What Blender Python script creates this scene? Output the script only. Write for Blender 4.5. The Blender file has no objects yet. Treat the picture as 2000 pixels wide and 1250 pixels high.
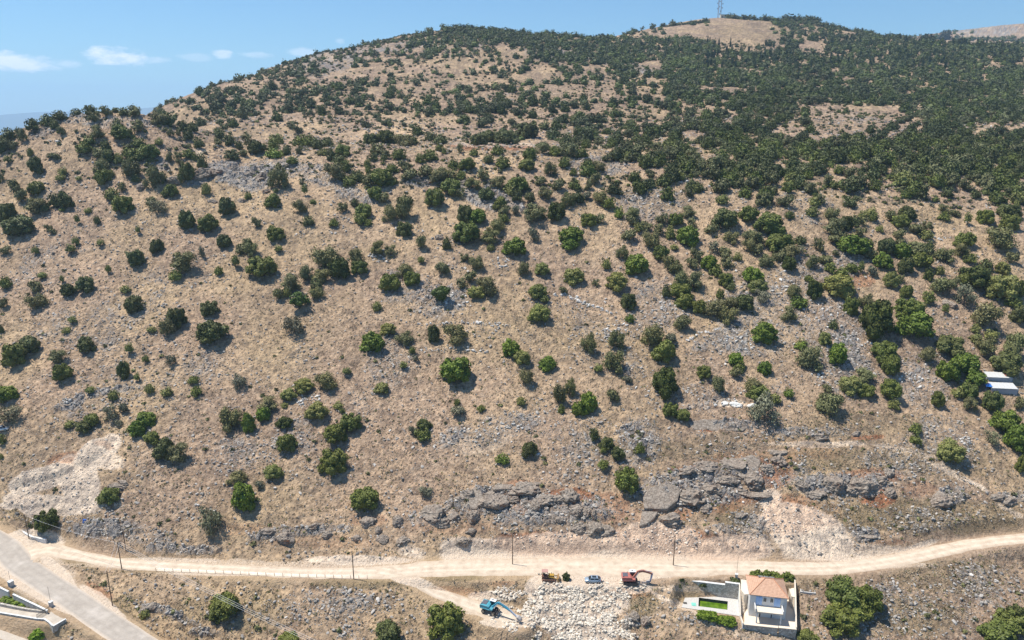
import bpy, math, random
import numpy as np
from mathutils import Vector, Matrix
from math import radians, sin, cos, tan, atan, atan2, pi, sqrt

# ------------------------------------------------------------------ camera, sky, sun, exposure
S = bpy.context.scene
COL = S.collection
F = 1440.0; PITCH = radians(15.64); H = 115.0      # photograph is 2000 x 1250
cam_d = bpy.data.cameras.new('camera'); cam = bpy.data.objects.new('camera', cam_d); COL.objects.link(cam)
cam_d.sensor_width = 36; cam_d.lens = 36 * F / 2000; cam_d.clip_start = 1; cam_d.clip_end = 60000
cam.location = (0, 0, H); cam.rotation_euler = (pi / 2 - PITCH, 0, 0)
S.camera = cam
SUNV = Vector((-.42, .11, 1)).normalized()
W = bpy.data.worlds.new('World'); S.world = W; W.use_nodes = True
wn = W.node_tree.nodes; wl = W.node_tree.links
for n in list(wn): wn.remove(n)
sky = wn.new('ShaderNodeTexSky'); sky.sky_type = 'NISHITA'; sky.sun_disc = False
sky.sun_elevation = math.asin(SUNV.z); sky.sun_rotation = atan2(SUNV.x, SUNV.y)
sky.altitude = 100; sky.air_density = 1.0; sky.dust_density = 0.15; sky.ozone_density = 4.5
bg = wn.new('ShaderNodeBackground'); bg.inputs['Strength'].default_value = 0.09
wo = wn.new('ShaderNodeOutputWorld')
# small fair-weather clouds low over the sea, part of the sky itself
CLOUDS = [(30,120,150,16,1),(232,108,105,17,1),(435,106,34,9,.6),(500,107,60,6,.35),(585,101,60,8,.4),(120,122,60,8,.5),(380,112,60,7,.25),(665,80,24,6,.35),(310,117,50,7,.4)]
tc = wn.new('ShaderNodeTexCoord')
nz = wn.new('ShaderNodeTexNoise'); nz.inputs['Scale'].default_value = 26; nz.inputs['Detail'].default_value = 7; nz.inputs['Roughness'].default_value = .62
mp = wn.new('ShaderNodeMapping'); mp.inputs['Scale'].default_value = (1, 1, 2.6)
wl.new(tc.outputs['Generated'], mp.inputs[0]); wl.new(mp.outputs[0], nz.inputs['Vector'])
def ray(u, v):
    a = (u - 1000) / F; b = (625 - v) / F
    return Vector((a, cos(PITCH) + b * sin(PITCH), -sin(PITCH) + b * cos(PITCH)))
def wm(op, a, b=None, c=None):
    n = wn.new('ShaderNodeMath'); n.operation = op
    for i, x in enumerate((a, b, c)):
        if x is None: continue
        if isinstance(x, (int, float)): n.inputs[i].default_value = x
        else: wl.new(x, n.inputs[i])
    return n.outputs[0]
acc = None
for (u, v, w, h, s) in CLOUDS:
    d = ray(u, v).normalized()
    rx = Vector((d.y, -d.x, 0)).normalized(); rz = rx.cross(d)
    ra = w / 2 / F; rb = h / F
    def dotn(vec):
        n = wn.new('ShaderNodeVectorMath'); n.operation = 'DOT_PRODUCT'
        wl.new(tc.outputs['Generated'], n.inputs[0]); n.inputs[1].default_value = vec
        return n.outputs['Value']
    x = wm('DIVIDE', dotn(rx), ra); y = wm('DIVIDE', dotn(rz), rb)
    # flatter underside than top
    r2 = wm('ADD', wm('MULTIPLY', x, x), wm('MULTIPLY', y, y))
    m = wm('SUBTRACT', 1.0, r2)
    m = wm('ADD', m, wm('MULTIPLY', wm('SUBTRACT', nz.outputs['Fac'], .5), 4.2))
    front = wm('GREATER_THAN', dotn(d), .9)
    m = wm('MULTIPLY', wm('MULTIPLY', wm('MINIMUM', wm('MAXIMUM', wm('MULTIPLY', m, 1.1), 0.0), 1.0), s * .95), front)
    acc = m if acc is None else wm('MAXIMUM', acc, m)
mx = wn.new('ShaderNodeMix'); mx.data_type = 'RGBA'
mx.inputs['B'].default_value = (10.5, 10.7, 11.2, 1)
tint = wn.new('ShaderNodeMix'); tint.data_type = 'RGBA'; tint.blend_type = 'MULTIPLY'; tint.inputs['Factor'].default_value = 1; tint.inputs['B'].default_value = (.72, .97, 1.12, 1)
wl.new(sky.outputs[0], tint.inputs['A'])
wl.new(acc, mx.inputs['Factor']); wl.new(tint.outputs['Result'], mx.inputs['A'])
wl.new(mx.outputs['Result'], bg.inputs['Color']); wl.new(bg.outputs[0], wo.inputs['Surface'])
sd = bpy.data.lights.new('sun', 'SUN'); sd.energy = 4.9; sd.angle = radians(.53); sd.color = (1, .945, .85)
so = bpy.data.objects.new('sun', sd); COL.objects.link(so)
so.rotation_euler = SUNV.to_track_quat('Z', 'Y').to_euler()
S.view_settings.view_transform = 'Standard'; S.view_settings.look = 'None'
S.view_settings.exposure = 0.38; S.view_settings.gamma = 1
S.cycles.max_bounces = 6; S.cycles.diffuse_bounces = 3; S.cycles.volume_bounces = 1; S.cycles.transparent_max_bounces = 8
S.cycles.use_denoising = True

# ------------------------------------------------------------------ helpers
def tag(o, label=None, cat=None, group=None, kind=None):
    if label: o['label'] = label
    if cat: o['category'] = cat
    if group: o['group'] = group
    if kind: o['kind'] = kind
    return o
def empty(name, loc, rz=0):
    o = bpy.data.objects.new(name, None); COL.objects.link(o); o.location = loc; o.rotation_euler = (0, 0, rz); o.empty_display_size = .3
    return o
def link(name, me, parent=None, mat=None):
    o = bpy.data.objects.new(name, me); COL.objects.link(o)
    if mat is not None and not me.materials: me.materials.append(mat)
    if parent is not None: o.parent = parent
    return o
def np_mesh(name, V, Fc, mat=None, smooth=False, attrs=None):
    """V (n,3), Fc (m,3|4) arrays; attrs {name: (n,4) colour}"""
    V = np.asarray(V, np.float32); Fc = np.asarray(Fc, np.int32)
    me = bpy.data.meshes.new(name)
    me.vertices.add(len(V)); me.vertices.foreach_set('co', V.ravel())
    k = Fc.shape[1]
    me.loops.add(Fc.size); me.loops.foreach_set('vertex_index', Fc.ravel())
    me.polygons.add(len(Fc)); me.polygons.foreach_set('loop_start', np.arange(0, Fc.size, k, dtype=np.int32))
    me.polygons.foreach_set('use_smooth', np.full(len(Fc), smooth))
    me.update(calc_edges=True)
    for nme, arr in (attrs or {}).items():
        a = me.attributes.new(nme, 'FLOAT_COLOR', 'POINT'); a.data.foreach_set('color', np.asarray(arr, np.float32).ravel())
    if mat: me.materials.append(mat)
    return me
class MB:
    def __init__(s): s.v = []; s.f = []
    def add(s, vs, fs):
        n = len(s.v); s.v += [tuple(x) for x in vs]; s.f += [tuple(i + n for i in q) for q in fs]; return s
    def box(s, c, d, rz=0, ry=0, rx=0, taper=1.0):
        M = Matrix.Rotation(rz, 3, 'Z') @ Matrix.Rotation(ry, 3, 'Y') @ Matrix.Rotation(rx, 3, 'X'); c = Vector(c); vs = []
        for z in (-.5, .5):
            k = taper if z > 0 else 1
            for x, y in ((-.5, -.5), (.5, -.5), (.5, .5), (-.5, .5)): vs.append(c + M @ Vector((x * d[0] * k, y * d[1] * k, z * d[2])))
        return s.add(vs, [(0,3,2,1),(4,5,6,7),(0,1,5,4),(1,2,6,5),(2,3,7,6),(3,0,4,7)])
    def tube(s, pts, rs, n=8):
        pts = [Vector(p) for p in pts]
        if not hasattr(rs, '__len__'): rs = [rs] * len(pts)
        base = len(s.v); fs = []
        for i, p in enumerate(pts):
            d = (pts[min(i + 1, len(pts) - 1)] - pts[max(i - 1, 0)]).normalized()
            up = Vector((0, 0, 1)) if abs(d.z) < .95 else Vector((1, 0, 0))
            a = d.cross(up).normalized(); b = d.cross(a)
            for k in range(n):
                t = 2 * pi * k / n; s.v.append(tuple(p + (a * cos(t) + b * sin(t)) * rs[i]))
        for i in range(len(pts) - 1):
            for k in range(n):
                q = base + i * n; fs.append((q + k, q + (k + 1) % n, q + n + (k + 1) % n, q + n + k))
        fs.append(tuple(base + k for k in range(n))); fs.append(tuple(base + (len(pts) - 1) * n + k for k in reversed(range(n))))
        s.f += fs; return s
    def prism(s, poly, lo, hi, axis='y', c=(0, 0, 0)):
        """poly of 2-D points extruded along axis between lo and hi"""
        n = len(poly); vs = []
        for t in (lo, hi):
            for a, b in poly:
                p = {'y': (a, t, b), 'x': (t, a, b), 'z': (a, b, t)}[axis]; vs.append((p[0] + c[0], p[1] + c[1], p[2] + c[2]))
        fs = [tuple(range(n)), tuple(range(2 * n - 1, n - 1, -1))]
        for i in range(n): j = (i + 1) % n; fs.append((i, i + n, j + n, j))
        return s.add(vs, fs)
    def mesh(s, name, mat=None, smooth=False, bevel=0):
        me = bpy.data.meshes.new(name); me.from_pydata(s.v, [], s.f)
        import bmesh
        bm = bmesh.new(); bm.from_mesh(me); bmesh.ops.recalc_face_normals(bm, faces=bm.faces)
        if bevel: bmesh.ops.bevel(bm, geom=[e for e in bm.edges if len(e.link_faces) == 2 and e.calc_face_angle(0) > .5], offset=bevel, segments=2, affect='EDGES', profile=.6)
        if smooth:
            for f_ in bm.faces: f_.smooth = True
        bm.to_mesh(me); bm.free()
        if mat: me.materials.append(mat)
        return me
    def obj(s, name, mat, parent=None, smooth=False, bevel=0): return link(name, s.mesh(name, mat, smooth, bevel), parent)

# value noise / fbm / cellular in numpy
def hsh(ix, iy, seed):
    h = (ix.astype(np.int64) * 374761393 + iy.astype(np.int64) * 668265263 + seed * 1442695041) & 0xffffffff
    h = ((h ^ (h >> 13)) * 1274126177) & 0xffffffff
    return ((h ^ (h >> 16)) & 0xffffff).astype(np.float64) / 0xffffff
def vnoise(x, y, seed=0):
    ix = np.floor(x); iy = np.floor(y); fx = x - ix; fy = y - iy
    fx = fx * fx * fx * (fx * (fx * 6 - 15) + 10); fy = fy * fy * fy * (fy * (fy * 6 - 15) + 10)
    ix = ix.astype(np.int64); iy = iy.astype(np.int64)
    a = hsh(ix, iy, seed); b = hsh(ix + 1, iy, seed); c = hsh(ix, iy + 1, seed); d = hsh(ix + 1, iy + 1, seed)
    return (a + (b - a) * fx) * (1 - fy) + (c + (d - c) * fx) * fy
def fbm(x, y, wl_, oct_=3, seed=0, gain=.5):
    s = 0; a = 1; t = 0
    for o in range(oct_):
        c_, s_ = cos(.7 * o + .3), sin(.7 * o + .3)
        s = s + a * (vnoise((x * c_ - y * s_) / wl_ + 17.3 * o, (x * s_ + y * c_) / wl_ - 9.1 * o, seed + o) * 2 - 1); t += a; a *= gain; wl_ *= .5
    return s / t
def cell(x, y, wl_, seed=0):
    """returns distance to nearest jittered point, distance to 2nd, id hash"""
    x = x / wl_; y = y / wl_; ix = np.floor(x).astype(np.int64); iy = np.floor(y).astype(np.int64)
    d1 = np.full(x.shape, 9.0); d2 = np.full(x.shape, 9.0); idh = np.zeros(x.shape)
    for a in (-1, 0, 1):
        for b in (-1, 0, 1):
            jx = ix + a; jy = iy + b
            px = jx + hsh(jx, jy, seed); py = jy + hsh(jx, jy, seed + 7)
            d = np.hypot(px - x, py - y); nw = d < d1
            d2 = np.where(nw, d1, np.minimum(d2, d)); idh = np.where(nw, hsh(jx, jy, seed + 13), idh); d1 = np.where(nw, d, d1)
    return d1, d2, idh
def sstep(a, b, x):
    t = np.clip((x - a) / (b - a), 0, 1); return t * t * (3 - 2 * t)

# ------------------------------------------------------------------ materials
def newmat(name):
    m = bpy.data.materials.new(name); m.use_nodes = True; nt = m.node_tree; b = nt.nodes['Principled BSDF']
    return m, nt, b
def N(nt, typ, **kw):
    n = nt.nodes.new(typ)
    for k, v in kw.items():
        if k in n.inputs: n.inputs[k].default_value = v
        else: setattr(n, k, v)
    return n
def mixc(nt, fac, a, b, blend='MIX'):
    n = nt.nodes.new('ShaderNodeMix'); n.data_type = 'RGBA'; n.blend_type = blend
    for k, x in (('Factor', fac), ('A', a), ('B', b)):
        if isinstance(x, (int, float)): n.inputs[k].default_value = x
        elif isinstance(x, tuple): n.inputs[k].default_value = x if len(x) == 4 else (*x, 1)
        else: nt.links.new(x, n.inputs[k])
    return n.outputs['Result']
def mth(nt, op, a, b=None, c=None, clamp=False):
    n = nt.nodes.new('ShaderNodeMath'); n.operation = op; n.use_clamp = clamp
    for i, x in enumerate((a, b, c)):
        if x is None: continue
        if isinstance(x, (int, float)): n.inputs[i].default_value = x
        else: nt.links.new(x, n.inputs[i])
    return n.outputs[0]
def noise(nt, scale, detail=4, rough=.55, vec=None):
    n = N(nt, 'ShaderNodeTexNoise', Scale=scale, Detail=detail, Roughness=rough)
    if vec is not None: nt.links.new(vec, n.inputs['Vector'])
    return n.outputs['Fac']
def ramp(nt, fac, stops):
    n = nt.nodes.new('ShaderNodeValToRGB'); nt.links.new(fac, n.inputs[0]); e = n.color_ramp.elements
    while len(e) < len(stops): e.new(.5)
    for i, (p, c) in enumerate(stops): e[i].position = p; e[i].color = (*c, 1) if len(c) == 3 else c
    return n.outputs[0]
def bump(nt, b, h, strength=.5, dist=.1):
    n = N(nt, 'ShaderNodeBump', Strength=strength, Distance=dist); nt.links.new(h, n.inputs['Height']); nt.links.new(n.outputs[0], b.inputs['Normal'])
_mc = {}
def paint(name, col, rough=.5, metal=0, var=.12, scale=3.0, dirt=None, bmp=0):
    """painted / cast surface with blotchy wear"""
    if name in _mc: return _mc[name]
    m, nt, b = newmat(name); tcn = N(nt, 'ShaderNodeTexCoord')
    f = noise(nt, scale, 5, .6, tcn.outputs['Object'])
    c = mixc(nt, f, tuple(x * (1 - var) for x in col), tuple(min(1, x * (1 + var)) for x in col))
    if dirt:
        g = noise(nt, scale * 2.3, 6, .65, tcn.outputs['Object']); g = ramp(nt, g, [(.48, (0, 0, 0)), (.7, (1, 1, 1))])
        c = mixc(nt, g, c, dirt)
    nt.links.new(c, b.inputs['Base Color']); b.inputs['Roughness'].default_value = rough; b.inputs['Metallic'].default_value = metal
    if bmp: bump(nt, b, noise(nt, scale * 6, 5, .6, tcn.outputs['Object']), bmp, .04)
    _mc[name] = m; return m
def ground_mat():
    m, nt, b = newmat('hillside_ground'); L = nt.links
    geo = N(nt, 'ShaderNodeNewGeometry'); P_ = geo.outputs['Position']
    a1 = N(nt, 'ShaderNodeAttribute', attribute_name='mk'); sp = N(nt, 'ShaderNodeSeparateColor'); L.new(a1.outputs['Color'], sp.inputs[0])
    rock, red, pale = sp.outputs[0], sp.outputs[1], sp.outputs[2]
    a2 = N(nt, 'ShaderNodeAttribute', attribute_name='mk2'); sp2 = N(nt, 'ShaderNodeSeparateColor'); L.new(a2.outputs['Color'], sp2.inputs[0])
    herb, tone, straw = sp2.outputs[0], sp2.outputs[1], sp2.outputs[2]
    n1 = noise(nt, .9, 6, .65, P_); n2 = noise(nt, 3.1, 5, .7, P_); n3 = noise(nt, .07, 3, .5, P_)
    grass = ramp(nt, n1, [(.22, (.175, .132, .105)), (.40, (.325, .25, .188)), (.56, (.47, .377, .288)), (.78, (.64, .545, .435))])
    grass = mixc(nt, mth(nt, 'MULTIPLY', n3, .55), grass, (.43, .31, .215))
    grass = mixc(nt, mth(nt, 'MULTIPLY', straw, .6), grass, (.52, .41, .26))
    grass = mixc(nt, mth(nt, 'MULTIPLY', herb, mth(nt, 'MULTIPLY', n2, 1.25)), grass, (.20, .17, .085))
    grass = mixc(nt, 1.0, grass, (1.06, .99, .92), 'MULTIPLY')
    rk = ramp(nt, n2, [(.25, (.19, .165, .145)), (.5, (.36, .33, .30)), (.75, (.56, .53, .50))])
    pl = ramp(nt, n2, [(.2, (.50, .385, .28)), (.5, (.74, .60, .46)), (.8, (.86, .76, .63))])
    rd = ramp(nt, n1, [(.3, (.30, .12, .06)), (.6, (.45, .22, .12)), (.8, (.52, .34, .21))])
    def msk(mm, k=1.0):
        x = mth(nt, 'ADD', mm, mth(nt, 'MULTIPLY', mth(nt, 'SUBTRACT', n2, .5), .9))
        return mth(nt, 'MULTIPLY', mth(nt, 'SUBTRACT', x, .28), 2.6, clamp=True)
    pl = mixc(nt, mth(nt, 'MULTIPLY', red, .62, clamp=True), pl, (.62, .36, .22)); c = mixc(nt, msk(red), grass, rd); c = mixc(nt, msk(pale), c, pl); c = mixc(nt, msk(rock), c, rk)
    c = mixc(nt, 1.0, c, mixc(nt, tone, (.50, .50, .53), (1.20, 1.18, 1.15)), 'MULTIPLY')
    L.new(c, b.inputs['Base Color']); b.inputs['Roughness'].default_value = .95
    b.inputs['Specular IOR Level'].default_value = .15
    hh_ = mth(nt, 'ADD', noise(nt, 1.8, 8, .72, P_), mth(nt, 'MULTIPLY', noise(nt, .5, 4, .6, P_), 1.6))
    bump(nt, b, hh_, 1.0, .6)
    return m
M_GROUND = ground_mat()
def leaf_mat(name, obj_col):
    m, nt, b = newmat(name)
    a = N(nt, 'ShaderNodeAttribute', attribute_name='lc')
    if obj_col:
        oi = N(nt, 'ShaderNodeObjectInfo'); c = mixc(nt, 1.0, a.outputs['Color'], oi.outputs['Color'], 'MULTIPLY')
    else: c = a.outputs['Color']
    geo = N(nt, 'ShaderNodeNewGeometry')
    f = noise(nt, .8, 3, .6, geo.outputs['Position'])
    c = mixc(nt, 1.0, c, mixc(nt, f, (.72, .74, .72), (1.3, 1.27, 1.2)), 'MULTIPLY')
    nt.links.new(c, b.inputs['Base Color']); b.inputs['Roughness'].default_value = .6; b.inputs['Specular IOR Level'].default_value = .25
    return m
M_LEAF = leaf_mat('foliage', True); M_FOREST = leaf_mat('far_foliage', False)
M_BARK = paint('bark', (.16, .13, .10), .9, var=.3)
M_ROCK = None
def rock_mat():
    m, nt, b = newmat('limestone'); geo = N(nt, 'ShaderNodeNewGeometry'); P_ = geo.outputs['Position']
    n2 = noise(nt, 1.6, 8, .7, P_); n1 = noise(nt, .35, 4, .6, P_)
    c = ramp(nt, n2, [(.2, (.12, .092, .07)), (.42, (.27, .222, .178)), (.66, (.41, .352, .29)), (.88, (.54, .48, .41))])
    r = ramp(nt, n1, [(.5, (0, 0, 0)), (.68, (1, 1, 1))]); sn = N(nt, 'ShaderNodeSeparateXYZ'); nt.links.new(geo.outputs['Normal'], sn.inputs[0])
    down = mth(nt, 'SUBTRACT', .55, sn.outputs[2], clamp=True)
    c = mixc(nt, mth(nt, 'MULTIPLY', r, mth(nt, 'ADD', down, .12)), c, (.36, .17, .09))
    lay = noise(nt, 1.0, 5, .6, P_); c = mixc(nt, ramp(nt, lay, [(.44, (.0, .0, .0)), (.5, (.75, .75, .75)), (.56, (0, 0, 0))]), c, (.10, .08, .065))
    nt.links.new(c, b.inputs['Base Color']); b.inputs['Roughness'].default_value = .92; b.inputs['Specular IOR Level'].default_value = .2
    v = N(nt, 'ShaderNodeTexVoronoi', Scale=.9, feature='DISTANCE_TO_EDGE'); nt.links.new(P_, v.inputs['Vector'])
    bump(nt, b, mth(nt, 'ADD', mth(nt, 'MULTIPLY', n2, .7), mth(nt, 'MINIMUM', v.outputs['Distance'], .12)), .8, .35)
    return m
M_ROCK = rock_mat()
def stone_mat(name, cols):
    m, nt, b = newmat(name); a = N(nt, 'ShaderNodeAttribute', attribute_name='lc'); geo = N(nt, 'ShaderNodeNewGeometry')
    f = noise(nt, 2.5, 4, .6, geo.outputs['Position'])
    c = mixc(nt, 1.0, a.outputs['Color'], mixc(nt, f, (.75, .74, .72), (1.2, 1.2, 1.2)), 'MULTIPLY')
    nt.links.new(c, b.inputs['Base Color']); b.inputs['Roughness'].default_value = .9; return m
M_STONE = stone_mat('loose_stone', None)
# ------------------------------------------------------------------ terrain
def t_of(v_, u_=1000): d = ray(u_, v_); return d.z / d.y
def p_of(u_, v_): d = ray(u_, v_); return d.x / d.y
LOW = [(1400,134),(1250,150),(1180,158),(1130,165),(1110,168.8),(1085,174),(1040,179),(1000,184.8)]
MID = [(900,200.6),(800,218.5),(700,239),(600,262.8),(500,290.6),(400,322)]
C = []   # (u, v, Y) or (u, 'z', Y, z)
def colm(u, lst): 
    for e in lst: C.append((u,) + tuple(e))
def lowmid(u, f=1.0, cut=0): colm(u, LOW); colm(u, [(v, y * f) for v, y in MID if v > cut])
colm(-200, [(1400,142),(1250,157),(1150,170),(1080,182),(1000,194),(900,206),(800,222),(700,243),(600,266),(500,292),(420,318),('z',350,88),('z',400,80),('z',480,55),('z',800,-50),('z',1500,-150)])
colm(0, [(1400,131),(1250,147.5),(1180,158.5),(1120,170),(1085,177.5),(1040,184.8),(1000,192),(960,198),(900,205),(800,220),(700,241),(600,264),(500,290),(400,318),(320,340),(266,357),('z',382,98),('z',450,72),('z',800,-50),('z',1500,-150),('z',3000,-170)])
colm(150, [(1400,130),(1250,146),(1180,156.5),(1130,165),(1075,176.5),(1040,182),(1000,187),(900,202),(800,219),(700,240),(600,263),(500,289),(400,316),(320,338),(260,354),(229,366),('z',400,107),('z',500,82),('z',900,-30),('z',1500,-130)])
colm(250, [(1400,134),(1250,148),(1180,157),(1100,170),(1085,173),(1040,179),(900,200.6),(700,239),(500,289),(400,316),(320,340),(260,358),(223,371),('z',410,108),('z',550,85),('z',900,20),('z',1500,-100)])
colm(330, [(400,319),(320,344),(270,362),(243,377),('z',430,107),('z',560,112),(200,700),('z',900,90),('z',1500,-60)])
colm(400, [(1250,150),(1180,158),(1110,168.8),(1085,174),(1040,179),(900,200.6),(700,239),(500,290),(400,320),(330,345),(290,366),(262,420),(240,500),(200,640),(182,780),('z',1000,105),('z',1500,0)])
colm(500, [(400,322),(340,345),(300,368),(285,400),(262,450),(220,540),(180,640),(148,800),('z',1000,138),('z',1500,40)])
colm(600, LOW + MID + [(340,345),(300,370),(265,450),(200,570),(150,700),(104,850),('z',1050,160),('z',1500,80)])
colm(750, [(400,322),(340,345),(300,372),(280,420),(200,570),(150,680),(100,800),(80,880),('z',1050,190),('z',1500,120)])
colm(800, LOW + MID)
colm(880, [(200,570),(150,680),(100,790),(56,890),('z',1050,204)])
colm(1000, LOW + MID + [(340,345),(300,375),(285,410),(270,450),(200,570),(150,680),(100,790),(64,900),('z',1050,200),('z',1500,160)])
colm(1150, [(300,380),(200,580),(150,690),(100,850),(74,960),('z',1120,205),('z',1500,190)])
colm(1250, LOW + MID + [(340,348),(300,385),(280,430),(200,590),(150,700),(120,800),(100,880),(70,1050),(60,1150),('z',1400,225)])
colm(1400, LOW + MID + [(340,350),(300,390),(200,600),(150,720),(110,850),(80,1000),(31,1300),('z',1450,262),('z',1700,230)])
colm(1500, [(300,392),(200,610),(100,900),(80,1000),(40,1250),('z',1450,255)])
colm(1550, [(300,395),(200,620),(100,950),(55,1150),(36,1230),('z',1400,250)])
colm(1600, [(1250,150),(1180,158),(1130,165),(1108,169),(1085,174),(1040,179),(1000,185)] + [(v, y * 1.0) for v, y in MID])
colm(1750, [(1250,150.5),(1180,159),(1130,166.5),(1094,172.3),(1040,181),(1000,187),(900,202),(800,220),(700,240),(600,263),(500,292),(400,332),(300,400),(200,640),(100,950),(76,1100),('z',1300,210),('z',1700,220)])
colm(1830, [(200,640),(120,900),(80,1100),('z',1300,205),('z',1750,230),(84,2000)])
colm(1900, [(300,400),(200,640),(100,980),(80,1120),('z',1300,200),('z',1700,240),(56,2250),('z',2800,330)])
colm(2000, [(1250,153),(1180,162),(1100,176),(1050,182),(1000,189),(900,204),(800,222),(700,243),(600,266),(500,294),(400,335),(300,410),(200,650),(100,980),(85,1120),('z',1350,205),('z',1700,250),(46,2250),('z',2800,350)])
colm(2200, [(1400,140),(1250,158),(1100,182),(1000,195),(900,210),(700,248),(500,300),(400,340),(300,420),(200,660),(100,1000),('z',1400,220),(60,2250),('z',2800,330)])
pts = []
for e in C:
    if e[1] == 'z': p = p_of(e[0], 200); pts.append((p, math.log(e[2]), (e[3] - H) / e[2]))
    else: pts.append((p_of(e[0], e[1]), math.log(e[2]), t_of(e[1])))
for p_ in (-1.5, -.6, 0, .6, 1.5): pts.append((p_, math.log(95), -1.45 if 0 else (-18 - H) / 95))
pts = np.array(pts)
QS = 1.6
def tpsk(d2): return np.where(d2 > 1e-12, .5 * d2 * np.log(d2 + 1e-12), 0)
A_ = pts[:, 0]; B_ = pts[:, 1] * QS; n_ = len(pts)
K = tpsk((A_[:, None] - A_) ** 2 + (B_[:, None] - B_) ** 2) + np.eye(n_) * 2e-5
Pm = np.c_[np.ones(n_), A_, B_]
sol = np.linalg.solve(np.block([[K, Pm], [Pm.T, np.zeros((3, 3))]]), np.r_[pts[:, 2], 0, 0, 0])
def base_T(p, q):
    out = np.empty(p.size); pf = p.ravel(); qf = q.ravel() * QS
    for i in range(0, pf.size, 20000):
        a = pf[i:i+20000]; b = qf[i:i+20000]
        out[i:i+20000] = tpsk((a[:, None] - A_) ** 2 + (b[:, None] - B_) ** 2) @ sol[:n_] + sol[n_] + sol[n_+1] * a + sol[n_+2] * b
    return out.reshape(p.shape)
# coarse TPS then bilinear to the dense grid
pc = np.linspace(-1.15, 1.15, 185); qc = np.linspace(math.log(100), math.log(3200), 420)
PC, QC = np.meshgrid(pc, qc); TC = base_T(PC, QC)
def bil(p, q):
    x = np.clip((p - pc[0]) / (pc[1] - pc[0]), 0, len(pc) - 1.001); y = np.clip((q - qc[0]) / (qc[1] - qc[0]), 0, len(qc) - 1.001)
    i = x.astype(int); j = y.astype(int); fx = x - i; fy = y - j
    return (TC[j, i] * (1 - fx) + TC[j, i+1] * fx) * (1 - fy) + (TC[j+1, i] * (1 - fx) + TC[j+1, i+1] * fx) * fy
NP_ = 1500
pg = np.linspace(-1.0, 1.0, NP_)
qg = np.concatenate([np.arange(math.log(112), math.log(142), .006), np.arange(math.log(142), math.log(260), .00105), np.arange(math.log(260), math.log(420), .0018), np.arange(math.log(420), math.log(1350), .0045), np.arange(math.log(1350), math.log(3100), .012)])
PG, QG = np.meshgrid(pg, qg)
YG = np.exp(QG); XG = PG * YG
Z0 = H + YG * bil(PG, QG)
def unz(u, v, z):
    """pixel of the photograph -> point at height z"""
    d = ray(u, v); k = (z - H) / d.z; return Vector((d.x * k, d.y * k, z))
def px(X, Y, Z):
    dep = Y * cos(PITCH) + (H - Z) * sin(PITCH); up = Y * sin(PITCH) - (H - Z) * cos(PITCH)
    return 1000 + F * X / dep, 625 - F * up / dep
# ---- roads and level pads shape the ground
def catmull(pts_, step=.6):
    pts_ = [Vector(p) for p in pts_]; out = []
    P4 = [pts_[0] * 2 - pts_[1]] + pts_ + [pts_[-1] * 2 - pts_[-2]]
    for i in range(1, len(P4) - 2):
        a, b, c, d = P4[i-1:i+3]; n = max(2, int((c - b).length / step))
        for k in range(n):
            t = k / n; out.append(.5 * ((2*b) + (c-a)*t + (2*a-5*b+4*c-d)*t*t + (3*b-a-3*c+d)*t**3))
    out.append(pts_[-1]); return out
ROADS = {
 'dirt_road': dict(px=[(48,1084,-.16,4.2),(66,1079,-.08,3.8),(100,1074,.15,2.8),(150,1084,.2,1.9),(237,1100,.1,1.9),(350,1107,0,1.9),(450,1112,0,1.9),(560,1117,0,2.0),(650,1119,0,2.2),(750,1117,0,2.8),(850,1110,0,3.4),(1000,1107,0,3.8),(1150,1107,0,4.0),(1300,1109,0,3.6),(1450,1108,0,3.0),(1600,1110,0,2.7),(1690,1103,0,2.4),(1780,1088,0,2.3),(1860,1070,.1,2.2),(1930,1058,.4,2.2),(2000,1051,.8,2.2),(2100,1044,1.0,2.2),(2250,1040,1.5,2.2)]),
 'dirt_track': dict(px=[(735,1113,.0,1.6),(770,1119,.0,1.7),(815,1137,-1.0,1.6),(860,1160,-2.3,1.8),(905,1176,-3.2,2.0),(950,1193,-3.6,2.6),(985,1207,-3.8,3.0),(1010,1216,-3.9,2.4)]),
 'asphalt_road': dict(px=[(-160,985,2.2,3.7),(-80,1020,1.2,3.7),(0,1061,.3,3.7),(38,1100,-.1,3.6),(92,1138,-.5,3.4),(145,1172,-.9,3.4),(197,1208,-1.3,3.4),(258,1248,-1.9,3.4),(330,1300,-2.6,3.4),(430,1380,-3.4,3.4)]),
 'driveway': dict(px=[(100,1204,-1.3,1.9),(86,1200,-1.5,1.9),(50,1194,-2.0,1.75),(0,1186,-2.6,1.75),(-70,1176,-3.2,1.75)]),
 'lower_road': dict(px=[(-40,1218,-4.2,2.4),(10,1232,-4.6,2.4),(45,1249,-5.0,2.4),(90,1285,-5.4,2.4)]),
}
for r in ROADS.values():
    c = catmull([(*unz(u, v, z), ) for u, v, z, w in r['px']]); r['c'] = c
    # widths follow
    kn = [unz(u, v, z) for u, v, z, w in r['px']]; cum = [0]
    for a, b in zip(kn, kn[1:]): cum.append(cum[-1] + (b - a).length)
    L_ = [0]
    for a, b in zip(c, c[1:]): L_.append(L_[-1] + (b - a).length)
    r['w'] = np.interp(np.array(L_) / L_[-1] * cum[-1], cum, [e[3] for e in r['px']])
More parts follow.
